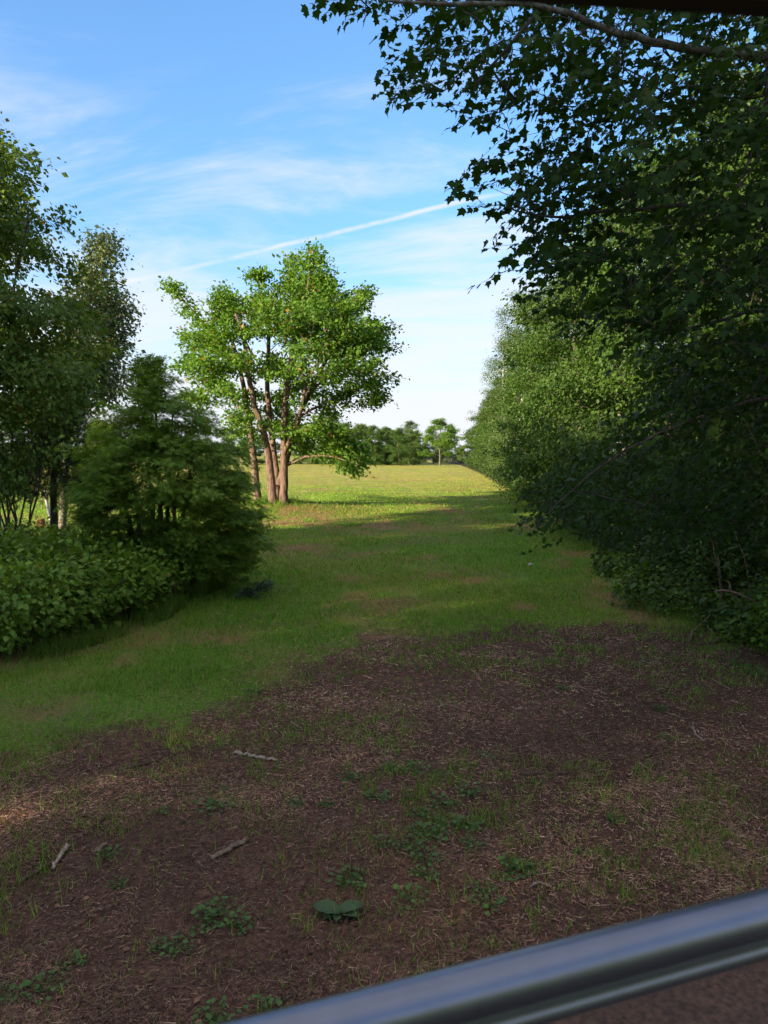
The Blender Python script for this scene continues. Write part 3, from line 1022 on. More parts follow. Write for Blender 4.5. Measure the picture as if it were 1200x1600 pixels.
def spray_leaves(rng, att, trunk, n, L, size, down=0.25):
    """leaves set alternately along short drooping twigs; returns leaf arrays, twig chains and twig feet"""
    m = len(att)
    o = att - np.asarray(trunk)
    o[:, 2] *= 0.35
    a = unit(unit(o) + rng.normal(0, 0.42, (m, 3)) - [0, 0, down])
    sd = unit(np.cross(a, [0, 0, 1.0]) + rng.normal(0, 0.25, (m, 3)))
    nr = np.cross(sd, a)
    ln = L * rng.uniform(0.65, 1.3, m)
    foot = att - a * ln[:, None] * 0.5
    k = np.arange(n)
    t = (k + 0.6) / n
    sg = np.where(k % 2 == 0, 1.0, -1.0)
    T = t[None] * ln[:, None]
    p = foot[:, None] + a[:, None] * T[..., None]
    p[..., 2] -= 0.35 * T ** 2
    pet = rng.uniform(0.015, 0.045, (m, n, 1))
    pos = p + (sd[:, None] * sg[None, :, None] * 0.8 + a[:, None] * 0.5 + rng.normal(0, 0.35, (m, n, 3)) - [0, 0, 0.3]) * pet
    ax = unit(sd[:, None] * sg[None, :, None] * 0.7 + a[:, None] * 0.6 + rng.normal(0, 0.38, (m, n, 3)) - [0, 0, 0.55])
    nn = unit(nr[:, None] + rng.normal(0, 0.38, (m, n, 3)))
    sz = size * np.clip(rng.normal(1, 0.28, (m, n)), 0.45, 1.6) * (0.8 + 0.35 * rng.random((m, 1)))
    keep = (rng.random((m, n)) < 0.93).ravel()
    q = [z.reshape(-1, z.shape[-1])[keep] for z in (pos, ax, nn)] + [sz.ravel()[keep]]
    idx = np.linspace(0, n - 1, 4).astype(int)
    chains = [(np.vstack([foot[i:i + 1], p[i, idx]]), np.array([0.0028, 0.0024, 0.0019, 0.0014, 0.001])) for i in range(m)]
    return q, chains, foot


# ------------------------------------------------------------------ the near maple overhanging from the right
def near_maple():
    rng = np.random.default_rng(81)
    up = [(478, -40), (492, 8), (560, 28), (575, 50), (610, 50), (640, 68), (604, 80), (600, 118), (625, 150), (660, 165), (700, 178), (740, 190), (790, 188), (815, 212), (770, 218), (742, 250), (716, 282), (726, 318), (760, 340), (800, 346),
          (786, 378), (768, 404), (764, 428), (800, 436), (840, 470), (900, 520), (1000, 560), (1300, 600), (1330, -120), (478, -120)]
    # outer sprays (sparse) and inner mass (dense)
    a1 = crown_points(rng, up, 6.0, 1.5, 700, 260, 0.12)
    inner = [(700, -60), (760, 110), (840, 200), (800, 280), (850, 350), (840, 430), (1000, 520), (1320, 600), (1330, -100), (700, -100)]
    a1 = np.vstack([a1, crown_points(rng, inner, 6.6, 1.6, 640, 200, 0.12)])
    low = [(1040, 540), (1000, 620), (950, 680), (890, 730), (835, 770), (816, 812), (832, 830), (880, 832), (940, 860), (1020, 850), (1100, 820), (1300, 860), (1320, 500)]
    a2 = crown_points(rng, low, 7.6, 1.4, 420, 150, 0.14)
    att = np.vstack([a1, a2])
    t = Tree(rng)
    base = np.array([5.9, 6.9, 0.0])
    base[2] = gz(5.9, 6.9)
    t.stem([base - [0, 0, 0.1], base + [0.05, 0, 3], base + [-0.1, 0, 6.5], base + [0, 0.2, 10.5]], 0.21, 0.04)
    t.stem([base + [0, 0, 4.2], P(1330, 110, 6.4), P(1200, 86, 6.1), P(1120, 84, 6.0), P(1035, 68, 5.75), P(960, 52, 5.5), P(900, 26, 5.4), P(850, 6, 5.4), P(770, 4, 5.3), P(690, 8, 5.2), P(600, 0, 5.1)], 0.058, 0.008, 0.15, 0.006)
    t.stem([P(850, 6, 5.4), P(800, 70, 5.4), P(760, 110, 5.5), P(730, 150, 5.5)], 0.016, 0.004, 0.12, 0.005)
    t.stem([base + [0, 0, 3.4], P(1240, 330, 6.7), P(1080, 320, 6.4), P(960, 330, 6.2), P(850, 345, 6.1), P(780, 320, 6.0)], 0.045, 0.005, 0.15, 0.008)
    t.stem([base + [0, 0, 2.9], P(1200, 618, 6.9), P(1110, 645, 6.8), P(1020, 680, 6.8), P(930, 730, 6.9), P(870, 790, 7.0), P(840, 815, 7.0)], 0.03, 0.004, 0.15, 0.006)
    t.stem([base + [0, 0, 3.1], P(1190, 480, 7.4), P(1060, 520, 7.8), P(950, 500, 8.0), P(860, 490, 8.0)], 0.035, 0.005, 0.15, 0.008)
    t.stem([P(1200, 86, 6.1), P(1196, 180, 5.8), P(1150, 300, 5.6), P(1075, 400, 5.5), P(1000, 470, 5.5)], 0.014, 0.003, 0.12, 0.006)
    t.stem([P(1230, 120, 6.0), P(1180, 260, 5.7), P(1120, 330, 5.6), P(1060, 350, 5.6), P(990, 320, 5.6)], 0.012, 0.003, 0.12, 0.006)
    lv1, tw1, f1 = spray_leaves(rng, a1, (6.4, 6.9, 6.0), 13, 0.36, 0.064)
    lv2, tw2, f2 = spray_leaves(rng, a2, (6.4, 7.4, 3.4), 16, 0.46, 0.060, 0.12)
    t.grow(np.vstack([f1, f2]), 0.15, 0.3, 0.15, 0.012)
    ch = t.limbs(0.003, 0.42, 0.03) + tw1 + tw2
    lv = [np.concatenate([a, b_]) for a, b_ in zip(lv1, lv2)]
    # keep the limb in the top corner clear of leaves hanging in front of it
    q = project(lv[0])
    limb = np.array([(1200, 86), (1120, 84), (1035, 68), (960, 52), (900, 26), (850, 6)], float)
    near = np.min([np.where((q[:, 0] - a[0]) * (q[:, 0] - b_[0]) <= 0, np.abs(q[:, 1] - np.interp(q[:, 0], [b_[0], a[0]], [b_[1], a[1]])), 99) for a, b_ in zip(limb[:-1], limb[1:])], 0)
    ok = ~((near < 22) & (lv[0][:, 1] < 5.75) & (q[:, 0] < 1070))
    lv = [a[ok] for a in lv]
    root = empty('overhanging_maple', base, label='near maple on the right whose dark leafy branches overhang the top corner', cat='tree')
    v, f = tubes(t.stems[:1], 7)
    put('trunk', mesh_from('trunk', v - base, f, 'grey_bark', smooth=True), root)
    for k, s in enumerate(t.stems[1:]):
        v, f = tubes([s], 7)
        put('branch', mesh_from('branch', v - base, f, 'grey_bark' if k == 0 else 'dark_bark', smooth=True), root)
    v, f = tubes(ch)
    put('twigs', mesh_from('twigs', v - base, f, 'dark_bark', smooth=True), root, kind='stuff')
    # the leaves that stand out singly against the sky are objects of their own
    q = project(lv[0])
    e = edge_dist(up, q)
    vis = (q[:, 0] > 470) & (q[:, 0] < 830) & (q[:, 1] > 4) & (q[:, 1] < 440)
    cand = np.where(vis)[0]
    cand = cand[np.argsort(np.where(in_poly(up, q[cand]), e[cand], -e[cand]))][:290]
    single = np.zeros(len(q), bool)
    single[cand] = True
    rest = ~single
    v, f = inst(*T_MAPLE, lv[0][rest], lv[1][rest], lv[2][rest], lv[3][rest])
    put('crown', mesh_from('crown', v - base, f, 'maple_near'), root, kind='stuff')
    ms = []
    for k in range(3):
        tv = T_MAPLE[0].copy()
        tv[:, 2] *= (0.6, 1.2, 1.8)[k]
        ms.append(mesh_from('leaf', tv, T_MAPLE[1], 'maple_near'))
    for i in cand:
        ax, nr = unit(lv[1][i]), lv[2][i]
        sd = unit(np.cross(ax, nr))
        nn = np.cross(sd, ax)
        o = put('leaf', ms[i % 3], root)
        M = np.eye(4)
        M[:3, 0], M[:3, 1], M[:3, 2] = sd * lv[3][i], ax * lv[3][i], nn * lv[3][i]
        M[:3, 3] = lv[0][i] - base
        from mathutils import Matrix
        o.matrix_local = Matrix(M.tolist())


near_maple()


# ------------------------------------------------------------------ brambles and shrubs
def bush_meshes(seed, h, r, stems, nleaf, leafsize, leafmat, tmpl=T_OVATE, bark='dark_bark', low=0.15):
    rng = np.random.default_rng(seed)
    t = Tree(rng)
    att = []
    for k in range(stems):
        a = rng.uniform(0, 6.28)
        rr = r * math.sqrt(rng.random())
        hh = h * rng.uniform(0.5, 1.0) * (1 - 0.35 * (rr / r) ** 2) * (1.35 if k % 9 == 0 else 1)
        b0 = np.array([0.5 * rr * math.cos(a), 0.5 * rr * math.sin(a), -0.03])
        tip = np.array([rr * math.cos(a), rr * math.sin(a), hh])
        mid = (b0 + tip) / 2 + [0, 0, 0.14 * hh]
        t.stem([b0, mid, tip], 0.006, 0.002, 0.15, 0.008)
        p = t.stems[-1][0]
        n = len(p)
        for j in range(n):
            if p[j, 2] > low * h:
                att.append(p[j])
    att = np.array(att)
    idx = rng.integers(0, len(att), nleaf)
    pos = att[idx] + rng.normal(0, 1, (nleaf, 3)) * np.array([0.09, 0.09, 0.06])
    pos[:, 2] = np.maximum(pos[:, 2], 0.05)
    out = pos * [1, 1, 0.2]
    ax = unit(unit(out) * 0.9 + rng.normal(0, 0.5, (nleaf, 3)) + [0, 0, -0.25])
    nr = unit(np.array([0, 0, 1.0]) + rng.normal(0, 0.4, (nleaf, 3)) + unit(out) * 0.35)
    sz = leafsize * np.clip(rng.normal(1, 0.25, nleaf), 0.5, 1.6)
    v, f = tubes(t.stems, 4)
    m1 = mesh_from('stems', v, f, bark, smooth=True)
    v, f = inst(*tmpl, pos, ax, nr, sz)
    return m1, mesh_from('foliage', v, f, leafmat), (pos, ax, nr, sz)


LEAF1 = mesh_from('leaf', *T_OVATE, 'bramble_leaf')


def place_bush(ms, name, x, y, rz, s, label, group, cat='bush', single=0):
    r = empty(name, (x, y, float(gz(x, y))), label=label, cat=cat, group=group)
    r.rotation_euler.z = rz
    r.scale = (s, s, s)
    put('stems', ms[0], r)
    put('foliage', ms[1], r, kind='stuff')
    if single:
        from mathutils import Matrix
        pos, ax, nr, sz = ms[2]
        c, sn = math.cos(rz), math.sin(rz)
        front = -(sn * pos[:, 0] + c * pos[:, 1]) + pos[:, 2]          # towards the lawn and up
        for i in np.argsort(-front)[:single * 3:3]:
            a, sd = unit(ax[i]), unit(np.cross(ax[i], nr[i]))
            M = np.eye(4)
            k = sz[i] * 1.1
            M[:3, 0], M[:3, 1], M[:3, 2] = sd * k, a * k, np.cross(sd, a) * k
            M[:3, 3] = pos[i] + [0, 0, 0.025]
            put('leaf', LEAF1, r).matrix_local = Matrix(M.tolist())
    return r


B = {
    'bramble': bush_meshes(201, 1.0, 0.85, 64, 3600, 0.072, 'bramble_leaf'),
    'bramble2': bush_meshes(202, 0.9, 0.8, 58, 3200, 0.068, 'bramble_leaf'),
    'juniper': bush_meshes(203, 0.9, 0.8, 60, 1700, 0.10, 'juniper_leaf', T_FAN),
    'shrub': bush_meshes(204, 1.6, 1.0, 40, 2200, 0.08, 'shrub_leaf'),
    'herb': bush_meshes(205, 0.42, 0.45, 26, 420, 0.085, 'shrub_leaf'),
    'weed': bush_meshes(206, 0.30, 0.40, 24, 420, 0.06, 'bramble_leaf'),
}


def bushes():
    rng = np.random.default_rng(91)
    words = ['lowest and nearest bramble at the left frame edge', 'bramble bush second from the left frame edge, in the front of the thicket', 'bramble bush in the middle of the thicket, beside the lawn',
             'bramble bush nearest the cedar, at the thicket end', 'bramble bush behind the front of the thicket, left part', 'bramble bush behind the front of the thicket, under the cedar',
             'bramble bush deep in the thicket below the saplings', 'bramble bush at the foot of the cedar trunks']
    spots = [(20, 1022, 1.0), (85, 1000, 1.05), (165, 975, 1.0), (232, 950, 0.95), (40, 955, 1.1), (150, 935, 1.05), (70, 915, 1.0), (255, 925, 0.8)]
    for i, ((px, py, s), l) in enumerate(zip(spots, words)):
        g = G(px, py)
        b = place_bush(B['bramble' if i % 2 == 0 else 'bramble2'], 'bramble_bush', g[0] - 0.15, g[1] + 0.25, rng.uniform(0, 6.28), s, l, 'bramble thicket left of the lawn', single=36 if i < 6 else 0)
    for i, (px, py, s, l) in enumerate([(15, 912, 0.9, 'blue-green juniper shrub at the foot of the green post'), (75, 885, 0.8, 'blue-green low juniper between the brambles and the white post')]):
        g = G(px, py)
        place_bush(B['juniper'], 'juniper_shrub', g[0], g[1], rng.uniform(0, 6.28), s, l, 'junipers')
    for i, (px, py, s) in enumerate([(140, 868, 0.42), (200, 868, 0.42), (30, 850, 0.40), (110, 850, 0.28)]):
        g = G(px, py)
        place_bush(B['shrub'], 'shrub', g[0], g[1], rng.uniform(0, 6.28), s, 'low shrub between the brambles and the sunlit field, %s in that patch' % ['third from left', 'rightmost', 'leftmost', 'second from left'][i], 'low shrubs behind the brambles')
    # right-hand wood edge
    for i, (y, off, s) in enumerate([(8.2, 0.9, 0.75), (9.9, 0.75, 0.6), (10.2, 1.5, 0.95), (10.8, 0.7, 0.75), (11.8, 1.0, 1.0), (13.0, 0.7, 0.8), (14.3, 0.9, 1.1), (16, 0.8, 0.95), (17.8, 0.6, 1.1), (20, 0.8, 1.0), (22.5, 0.5, 1.15),
                                     (25, 0.7, 1.05), (28, 0.6, 1.2), (31, 0.5, 1.1), (35, 0.6, 1.2), (39, 0.6, 1.3), (44, 0.4, 1.2), (50, 0.6, 1.3), (57, 0.5, 1.3), (65, 0.6, 1.3), (74, 0.6, 1.3), (85, 0.6, 1.4), (96, 0.6, 1.4)]):
        place_bush(B['shrub'], 'shrub', float(edge_x(y)) + off, y, rng.uniform(0, 6.28), s, 'leafy shrub at the foot of the right tree row, %s from the camera' % ORD[i], 'shrubs under the tree row')
    for i, y in enumerate(sorted(7.6 + 6 * rng.random(26) ** 1.3)):
        y = float(y)
        place_bush(B['herb' if i % 2 else 'weed'], 'woodland_herb', float(edge_x(y)) + rng.uniform(-0.15, 0.9), y, rng.uniform(0, 6.28), rng.uniform(0.7, 1.2), 'low green herb at the shaded wood edge, %s nearest to the camera' % ORD[i], 'herbs at the wood edge', 'herb')
    # leafy sprout coming in at the right frame edge
    place_bush(B['bramble2'], 'bramble_bush', 4.35, 7.3, 1.0, 0.85, 'light green bramble sprout at the right frame edge above the broken branch', None)


bushes()


# ------------------------------------------------------------------ grass
def lawn():
    rng = np.random.default_rng(301)
    n = 680000
    d = np.exp(rng.uniform(math.log(2.2), math.log(140), n))
    x = rng.uniform(-1, 1, n) * (0.58 * d + 0.8)
    keep = (x < edge_x(d) + 0.5) | (d < 6)
    sm = soil_mask(x, d)
    gp = green_patch(x, d)
    pr = (1 - sm) * (0.55 + 0.45 * sstep(0.35, 0.6, fbm(x * 0.9, d * 0.9, 41))) + sm * (0.022 + 0.80 * gp)
    # tufts straggling out over the soil
    tuft = sstep(0.50, 0.60, 0.6 * vnoise(x * 7, d * 7, 81) + 0.4 * fbm(x * 1.4, d * 1.4, 83))
    pr = np.maximum(pr, 0.75 * (1 - soil_mask(x, d, -1.5)) * tuft)
    # worn spots in the turf
    pr = pr * (1 - 0.6 * sstep(0.55, 0.7, fbm(x * 0.5 + 3, d * 0.5, 43)) * (1 - sm))
    sc = scuff(x, d)
    pr = pr * (1 - 0.72 * sc)
    keep &= rng.random(n) < pr
    x, d, sm, sc = x[keep], d[keep], sm[keep], sc[keep]
    n = len(x)
    h = rng.uniform(0.03, 0.085, n) * (0.45 + 1.0 * fbm(x * 1.1, d * 1.1, 47, 5))
    h = h * (1 - 0.45 * sstep(35, 60, d))
    wdt = np.maximum(0.0022, 0.00050 * d) * rng.uniform(0.7, 1.3, n)
    z = gz(x, d)
    base = np.stack([x, d, z - 0.004], -1)
    a = rng.uniform(0, 6.28, n)
    sd = np.stack([np.cos(a), np.sin(a), 0 * a], -1)
    b_ = rng.uniform(0, 6.28, n)
    ln = rng.uniform(0.2, 0.9, n)
    tip = base + np.stack([np.cos(b_) * h * ln, np.sin(b_) * h * ln, h], -1)
    v = np.stack([base - sd * wdt[:, None], base + sd * wdt[:, None], tip], 1).reshape(-1, 3)
    f = np.arange(3 * n).reshape(-1, 3)
    g1, g2, st = np.array([0.110, 0.245, 0.016]), np.array([0.260, 0.440, 0.030]), np.array([0.48, 0.30, 0.10])
    r = rng.random(n)[:, None]
    c = g1 * (1 - r) + g2 * r
    c = c * ((0.7 + 0.6 * fbm(x * 0.35, d * 0.35, 51)) * rng.uniform(0.6, 1.3, n))[:, None]
    dryp = 0.07 + 0.30 * sstep(0.5, 0.68, fbm(x * 0.4 + 9, d * 0.4, 53))
    far = sstep(30, 60, d)
    dryp = dryp * (1 - 0.75 * sm) * (1 - far)
    fl = np.array([0.29, 0.325, 0.042]) * rng.uniform(0.94, 1.06, (n, 1)) * (0.8 + 0.4 * fbm(x * 0.12, d * 0.3, 57))[:, None]
    rows = sstep(0.55, 0.95, 0.5 + 0.5 * np.sin(6.28 * (d + 0.10 * x) / 5.2 + 5 * fbm(x * 0.05, d * 0.05, 58)))
    rows = np.maximum(rows, 0.7 * sstep(0.5, 0.95, 0.5 + 0.5 * np.sin(6.28 * (x - 0.085 * d) / 1.9)))
    rows = (rows * sstep(0.38, 0.62, fbm(x * 0.10, d * 0.10, 59)) * 0.9)[:, None]
    fl = fl * (1 - rows) + np.array([0.42, 0.29, 0.085]) * rows
    c = c * (1 - far[:, None]) + fl * far[:, None]
    dm = rng.random(n) < dryp + 0.45 * sc * (1 - far)
    c[dm] = st * rng.uniform(0.5, 1.1, (dm.sum(), 1))
    put('lawn_grass', mesh_from('lawn_grass', v, f, 'grass_blade', np.repeat(c, 3, 0)), kind='stuff', label='short mown green grass of the long lawn', cat='grass')
    # taller uncut grass along the thicket and the wood edge
    n = 16000
    yl = rng.uniform(6.6, 11.5, n)
    lx = np.array([G(*p)[:2] for p in [(-40, 1050), (40, 1036), (130, 1008), (240, 975), (290, 940), (380, 905)]])
    xl = np.interp(yl, lx[:, 1], lx[:, 0]) - np.abs(rng.normal(0, 0.22, n)) + 0.12
    yr = 7.5 + 32 * rng.random(n) ** 1.8
    xr = edge_x(yr) + rng.normal(0.12, 0.28, n)
    ra, rr = rng.uniform(0, 6.28, 2600), np.abs(rng.normal(0.45, 0.35, 2600))
    x, d = np.concatenate([xl, xr, -4.0 + rr * np.cos(ra)]), np.concatenate([yl, yr, 26.8 + rr * np.sin(ra)])
    keep = rng.random(len(x)) < sstep(0.38, 0.62, fbm(x * 1.7, d * 1.7, 91))
    x, d = x[keep], d[keep]
    n = len(x)
    h = rng.uniform(0.06, 0.26, n)
    a, b_ = rng.uniform(0, 6.28, n), rng.uniform(0, 6.28, n)
    base = np.stack([x, d, gz(x, d) - 0.005], -1)
    sd = np.stack([np.cos(a), np.sin(a), 0 * a], -1) * np.maximum(0.0022, 0.00035 * d)[:, None]
    tip = base + np.stack([np.cos(b_) * h * 0.55, np.sin(b_) * h * 0.55, h], -1)
    v = np.stack([base - sd, base + sd, tip], 1).reshape(-1, 3)
    c = (np.array([0.085, 0.17, 0.016]) + rng.random((n, 1)) * np.array([0.12, 0.14, 0.02])) * rng.uniform(0.6, 1.2, (n, 1))
    put('tall_grass', mesh_from('tall_grass', v, np.arange(3 * n).reshape(-1, 3), 'grass_blade', np.repeat(c, 3, 0)), kind='stuff', label='taller uncut grass fringing the thicket and the wood edge', cat='grass')
    # dead straw and needles lying on the worn soil
    n = 520000
    d = np.exp(rng.uniform(math.log(2.2), math.log(11), n))
    x = rng.uniform(-1, 1, n) * (0.60 * d + 0.6)
    sm = soil_mask(x, d)
    dens = 0.25 + 0.75 * sstep(0.35, 0.65, fbm(x * 1.6, d * 1.6, 61))
    keep = (rng.random(n) < (0.10 + 0.9 * sm) * dens) & (x < edge_x(d) + 1.2)
    x, d = x[keep], d[keep]
    n = len(x)
    z = gz(x, d)
    L = rng.gamma(2.0, 0.0115, n) + 0.010
    a = rng.uniform(0, 6.28, n)
    dr = np.stack([np.cos(a), np.sin(a), rng.uniform(-0.05, 0.45, n)], -1)
    sd = np.stack([-np.sin(a), np.cos(a), rng.normal(0, 0.5, n)], -1)
    wdt = np.maximum(0.0010, 0.00034 * d) * rng.uniform(0.6, 1.6, n)
    p0 = np.stack([x, d, z + rng.uniform(0.001, 0.012, n)], -1)
    p2 = p0 + dr * [1, 1, 0.4] * L[:, None]
    v = np.stack([p0 - sd * wdt[:, None], p0 + sd * wdt[:, None], p2], 1).reshape(-1, 3)
    f = np.arange(3 * n).reshape(-1, 3)
    pal = np.array([[0.38, 0.205, 0.122], [0.21, 0.100, 0.060], [0.56, 0.350, 0.215], [0.080, 0.038, 0.025]])
    pick = rng.choice(4, n, p=[0.34, 0.34, 0.08, 0.24])
    c = pal[pick] * rng.uniform(0.7, 1.25, (n, 1)) * (0.70 + 0.6 * sstep(0.35, 0.65, fbm(x * 0.8 + 5, d * 0.8, 67)))[:, None]
    put('dead_straw', mesh_from('dead_straw', v, f, 'straw', np.repeat(c, 3, 0)), kind='stuff', label='brown dead straw and needles littering the worn soil', cat='straw')
    # small dead leaves and wood chips
    n = 1500
    d = np.exp(rng.uniform(math.log(2.3), math.log(9), n))
    x = rng.uniform(-1, 1, n) * (0.58 * d + 0.5)
    keep = (rng.random(n) < soil_mask(x, d)) & (x < edge_x(d) + 1.0)
    x, d = x[keep], d[keep]
    n = len(x)
    a = rng.uniform(0, 6.28, n)
    ax = np.stack([np.cos(a), np.sin(a), rng.normal(0, 0.15, n)], -1)
    nr = unit(np.array([0, 0, 1.0]) + rng.normal(0, 0.35, (n, 3)))
    v, f = inst(T_OVATE[0] * [1, 1, 2.5], T_OVATE[1], np.stack([x, d, gz(x, d) + 0.008], -1), ax, nr, rng.uniform(0.012, 0.036, n))
    c = np.array([0.20, 0.098, 0.056]) * rng.uniform(0.3, 1.5, (n, 1))
    put('leaf_litter', mesh_from('leaf_litter', v, f, 'straw', np.repeat(c, 7, 0)), kind='stuff', label='small dead leaves and chips scattered over the worn soil', cat='litter')


lawn()


# ------------------------------------------------------------------ weeds on the worn soil
def weeds():
    rng = np.random.default_rng(401)
    ms = []
    for k in range(5):
        n = 34
        a = rng.uniform(0, 6.28, n)
        r = 0.085 * np.sqrt(rng.random(n))
        pos = np.stack([r * np.cos(a), r * np.sin(a), rng.uniform(0.008, 0.04, n)], -1)
        ax = unit(np.stack([np.cos(a), np.sin(a), rng.uniform(-0.3, 0.5, n)], -1) + rng.normal(0, 0.5, (n, 3)) * [1, 1, 0.4])
        nr = unit(np.array([0, 0, 1.0]) + rng.normal(0, 0.3, (n, 3)))
        v, f = inst(*T_ROUND, pos, ax, nr, rng.uniform(0.012, 0.026, n))
        st = [(np.array([[0, 0, 0.0], p * 0.6 + [0, 0, 0.004], p]), np.array([0.001, 0.001, 0.0008])) for p in pos]
        sv, sf = tubes(st, 3)
        ms.append((mesh_from('leaves', v, f, 'weed_leaf'), mesh_from('stalks', sv, sf, 'weed_leaf')))
    spots = [(335, 1265, 1.2), (250, 1270, .7), (545, 1218, .8), (465, 1255, .7), (510, 1258, .6), (612, 1208, .8), (650, 1208, 1.0), (688, 1215, .8), (590, 1250, 1.0), (690, 1255, 1.0), (735, 1240, 1.1), (655, 1275, .9), (700, 1290, 1.1),
             (735, 1290, 1.0), (655, 1305, 1.0), (680, 1310, 1.1), (640, 1328, 1.0), (668, 1345, 1.0), (662, 1372, .9), (600, 1320, .7), (740, 1325, .8), (545, 1378, 1.1), (640, 1402, 1.0), (795, 1365, 1.2), (815, 1362, .9), (755, 1390, .8), (762, 1415, 1.0),
             (345, 1432, 1.1), (320, 1445, 1.0), (372, 1452, .8), (275, 1488, .9), (250, 1485, .6), (412, 1588, 1.0), (335, 1595, 1.0), (170, 1340, .8), (185, 1380, .6), (1030, 1108, .8), (862, 1034, .9), (395, 1082, .9), (350, 1232, .5),
             (1060, 1032, .8), (1155, 1040, 1.3), (1180, 1052, 1.2), (880, 1075, .7), (1045, 1090, .7), (760, 1180, .7), (1040, 1155, .8), (70, 1545, .9), (110, 1505, .7), (10, 1560, .8), (905, 1340, .6), (960, 1290, .6)]
    edges = [1600, 1480, 1420, 1375, 1335, 1300, 1262, 1235, 1150, 900]
    rows = ['lowest row', 'second row from the bottom', 'third row from the bottom', 'fourth row from the bottom', 'fifth row from the bottom', 'sixth row from the bottom', 'seventh row from the bottom', 'second row from the top', 'topmost row']
    names = {}
    for k in range(9):
        band = sorted(i for i, q in enumerate(spots) if edges[k + 1] < q[1] <= edges[k])
        for j, i in enumerate(sorted(band, key=lambda i: spots[i][0])):
            names[i] = 'round-leaved weed clump on the soil, %s from left in the %s' % (ORD[j], rows[k])
    for i, (px, py, s) in enumerate(spots):
        g = G(px, py)
        g[2] = gz(g[0], g[1])
        r = empty('clover_patch', g, label=names[i], cat='weed', group='small weeds on the worn soil')
        r.rotation_euler.z = rng.uniform(0, 6.28)
        r.scale = (s, s, s)
        put('leaves', ms[i % 5][0], r)
        put('stalks', ms[i % 5][1], r)
    # broad-leaved rosette
    g = G(530, 1432)
    g[2] = gz(g[0], g[1])
    r = empty('dock_plant', g, label='broad-leaved blue-green rosette plant low on the worn soil', cat='weed')
    tv, tf = [], []
    L, Wd = 8, 4
    for i in range(L + 1):
        t = i / L
        wd = 0.30 * math.sin(math.pi * min(1, t * 0.93 + 0.05)) ** 0.7
        for j in range(-Wd // 2, Wd // 2 + 1):
            tv.append((wd * j / 2, t, 0.06 * abs(j) + 0.02 * math.sin(t * 19 + j) + 0.28 * t - 0.42 * t * t))
    for i in range(L):
        for j in range(Wd):
            k = i * (Wd + 1) + j
            tf.append([k, k + 1, k + Wd + 2, k + Wd + 1])
    me = mesh_from('leaf', np.array(tv), np.array(tf), 'dock_leaf', smooth=True)
    for a, s in [(28, 0.125), (62, 0.085), (165, 0.13), (205, 0.075), (258, 0.06), (335, 0.095), (110, 0.05)]:
        o = put('leaf', me, r, (0, 0, 0.012))
        o.rotation_euler = (0.12 + 0.10 * math.sin(a), 0.12 * math.cos(a * 2.3), math.radians(a - 90))
        o.scale = (s * 1.1, s, s)


weeds()


# ------------------------------------------------------------------ sticks, fallen branches
def stick(name, pts, r0, r1, material, label, seed, twigs=(), cat='stick', flat=1.0, sides=8):
    rng = np.random.default_rng(seed)
    pts = np.array(pts, float)
    base = pts.mean(0)
    p = smooth_path(pts, max(0.012, np.linalg.norm(pts[-1] - pts[0]) / 14), rng, r0 * 0.3)
    n = len(p)
    rad = np.linspace(r0, r1, n) * (1 + rng.normal(0, 0.16, n))
    p = np.vstack([p[:1] - (p[1] - p[0]) * 0.05, p, p[-1:] + (p[-1] - p[-2]) * 0.08])
    rad = np.concatenate([[r0 * 0.3], rad, [r1 * 0.25]])
    chains = [(p, rad)]
    for tp, tr0, tr1 in twigs:
        q = smooth_path(np.array(tp, float), 0.05, rng, tr0 * 0.3)
        chains.append((q, np.linspace(tr0, tr1, len(q))))
    v, f = tubes(chains, sides)
    v = v - base
    put(name, mesh_from(name, v, f, material, smooth=True), None, base, label=label, cat=cat)


def gp(px, py, up=0.0):
    g = G(px, py)
    g[2] = gz(g[0], g[1]) + up
    return g


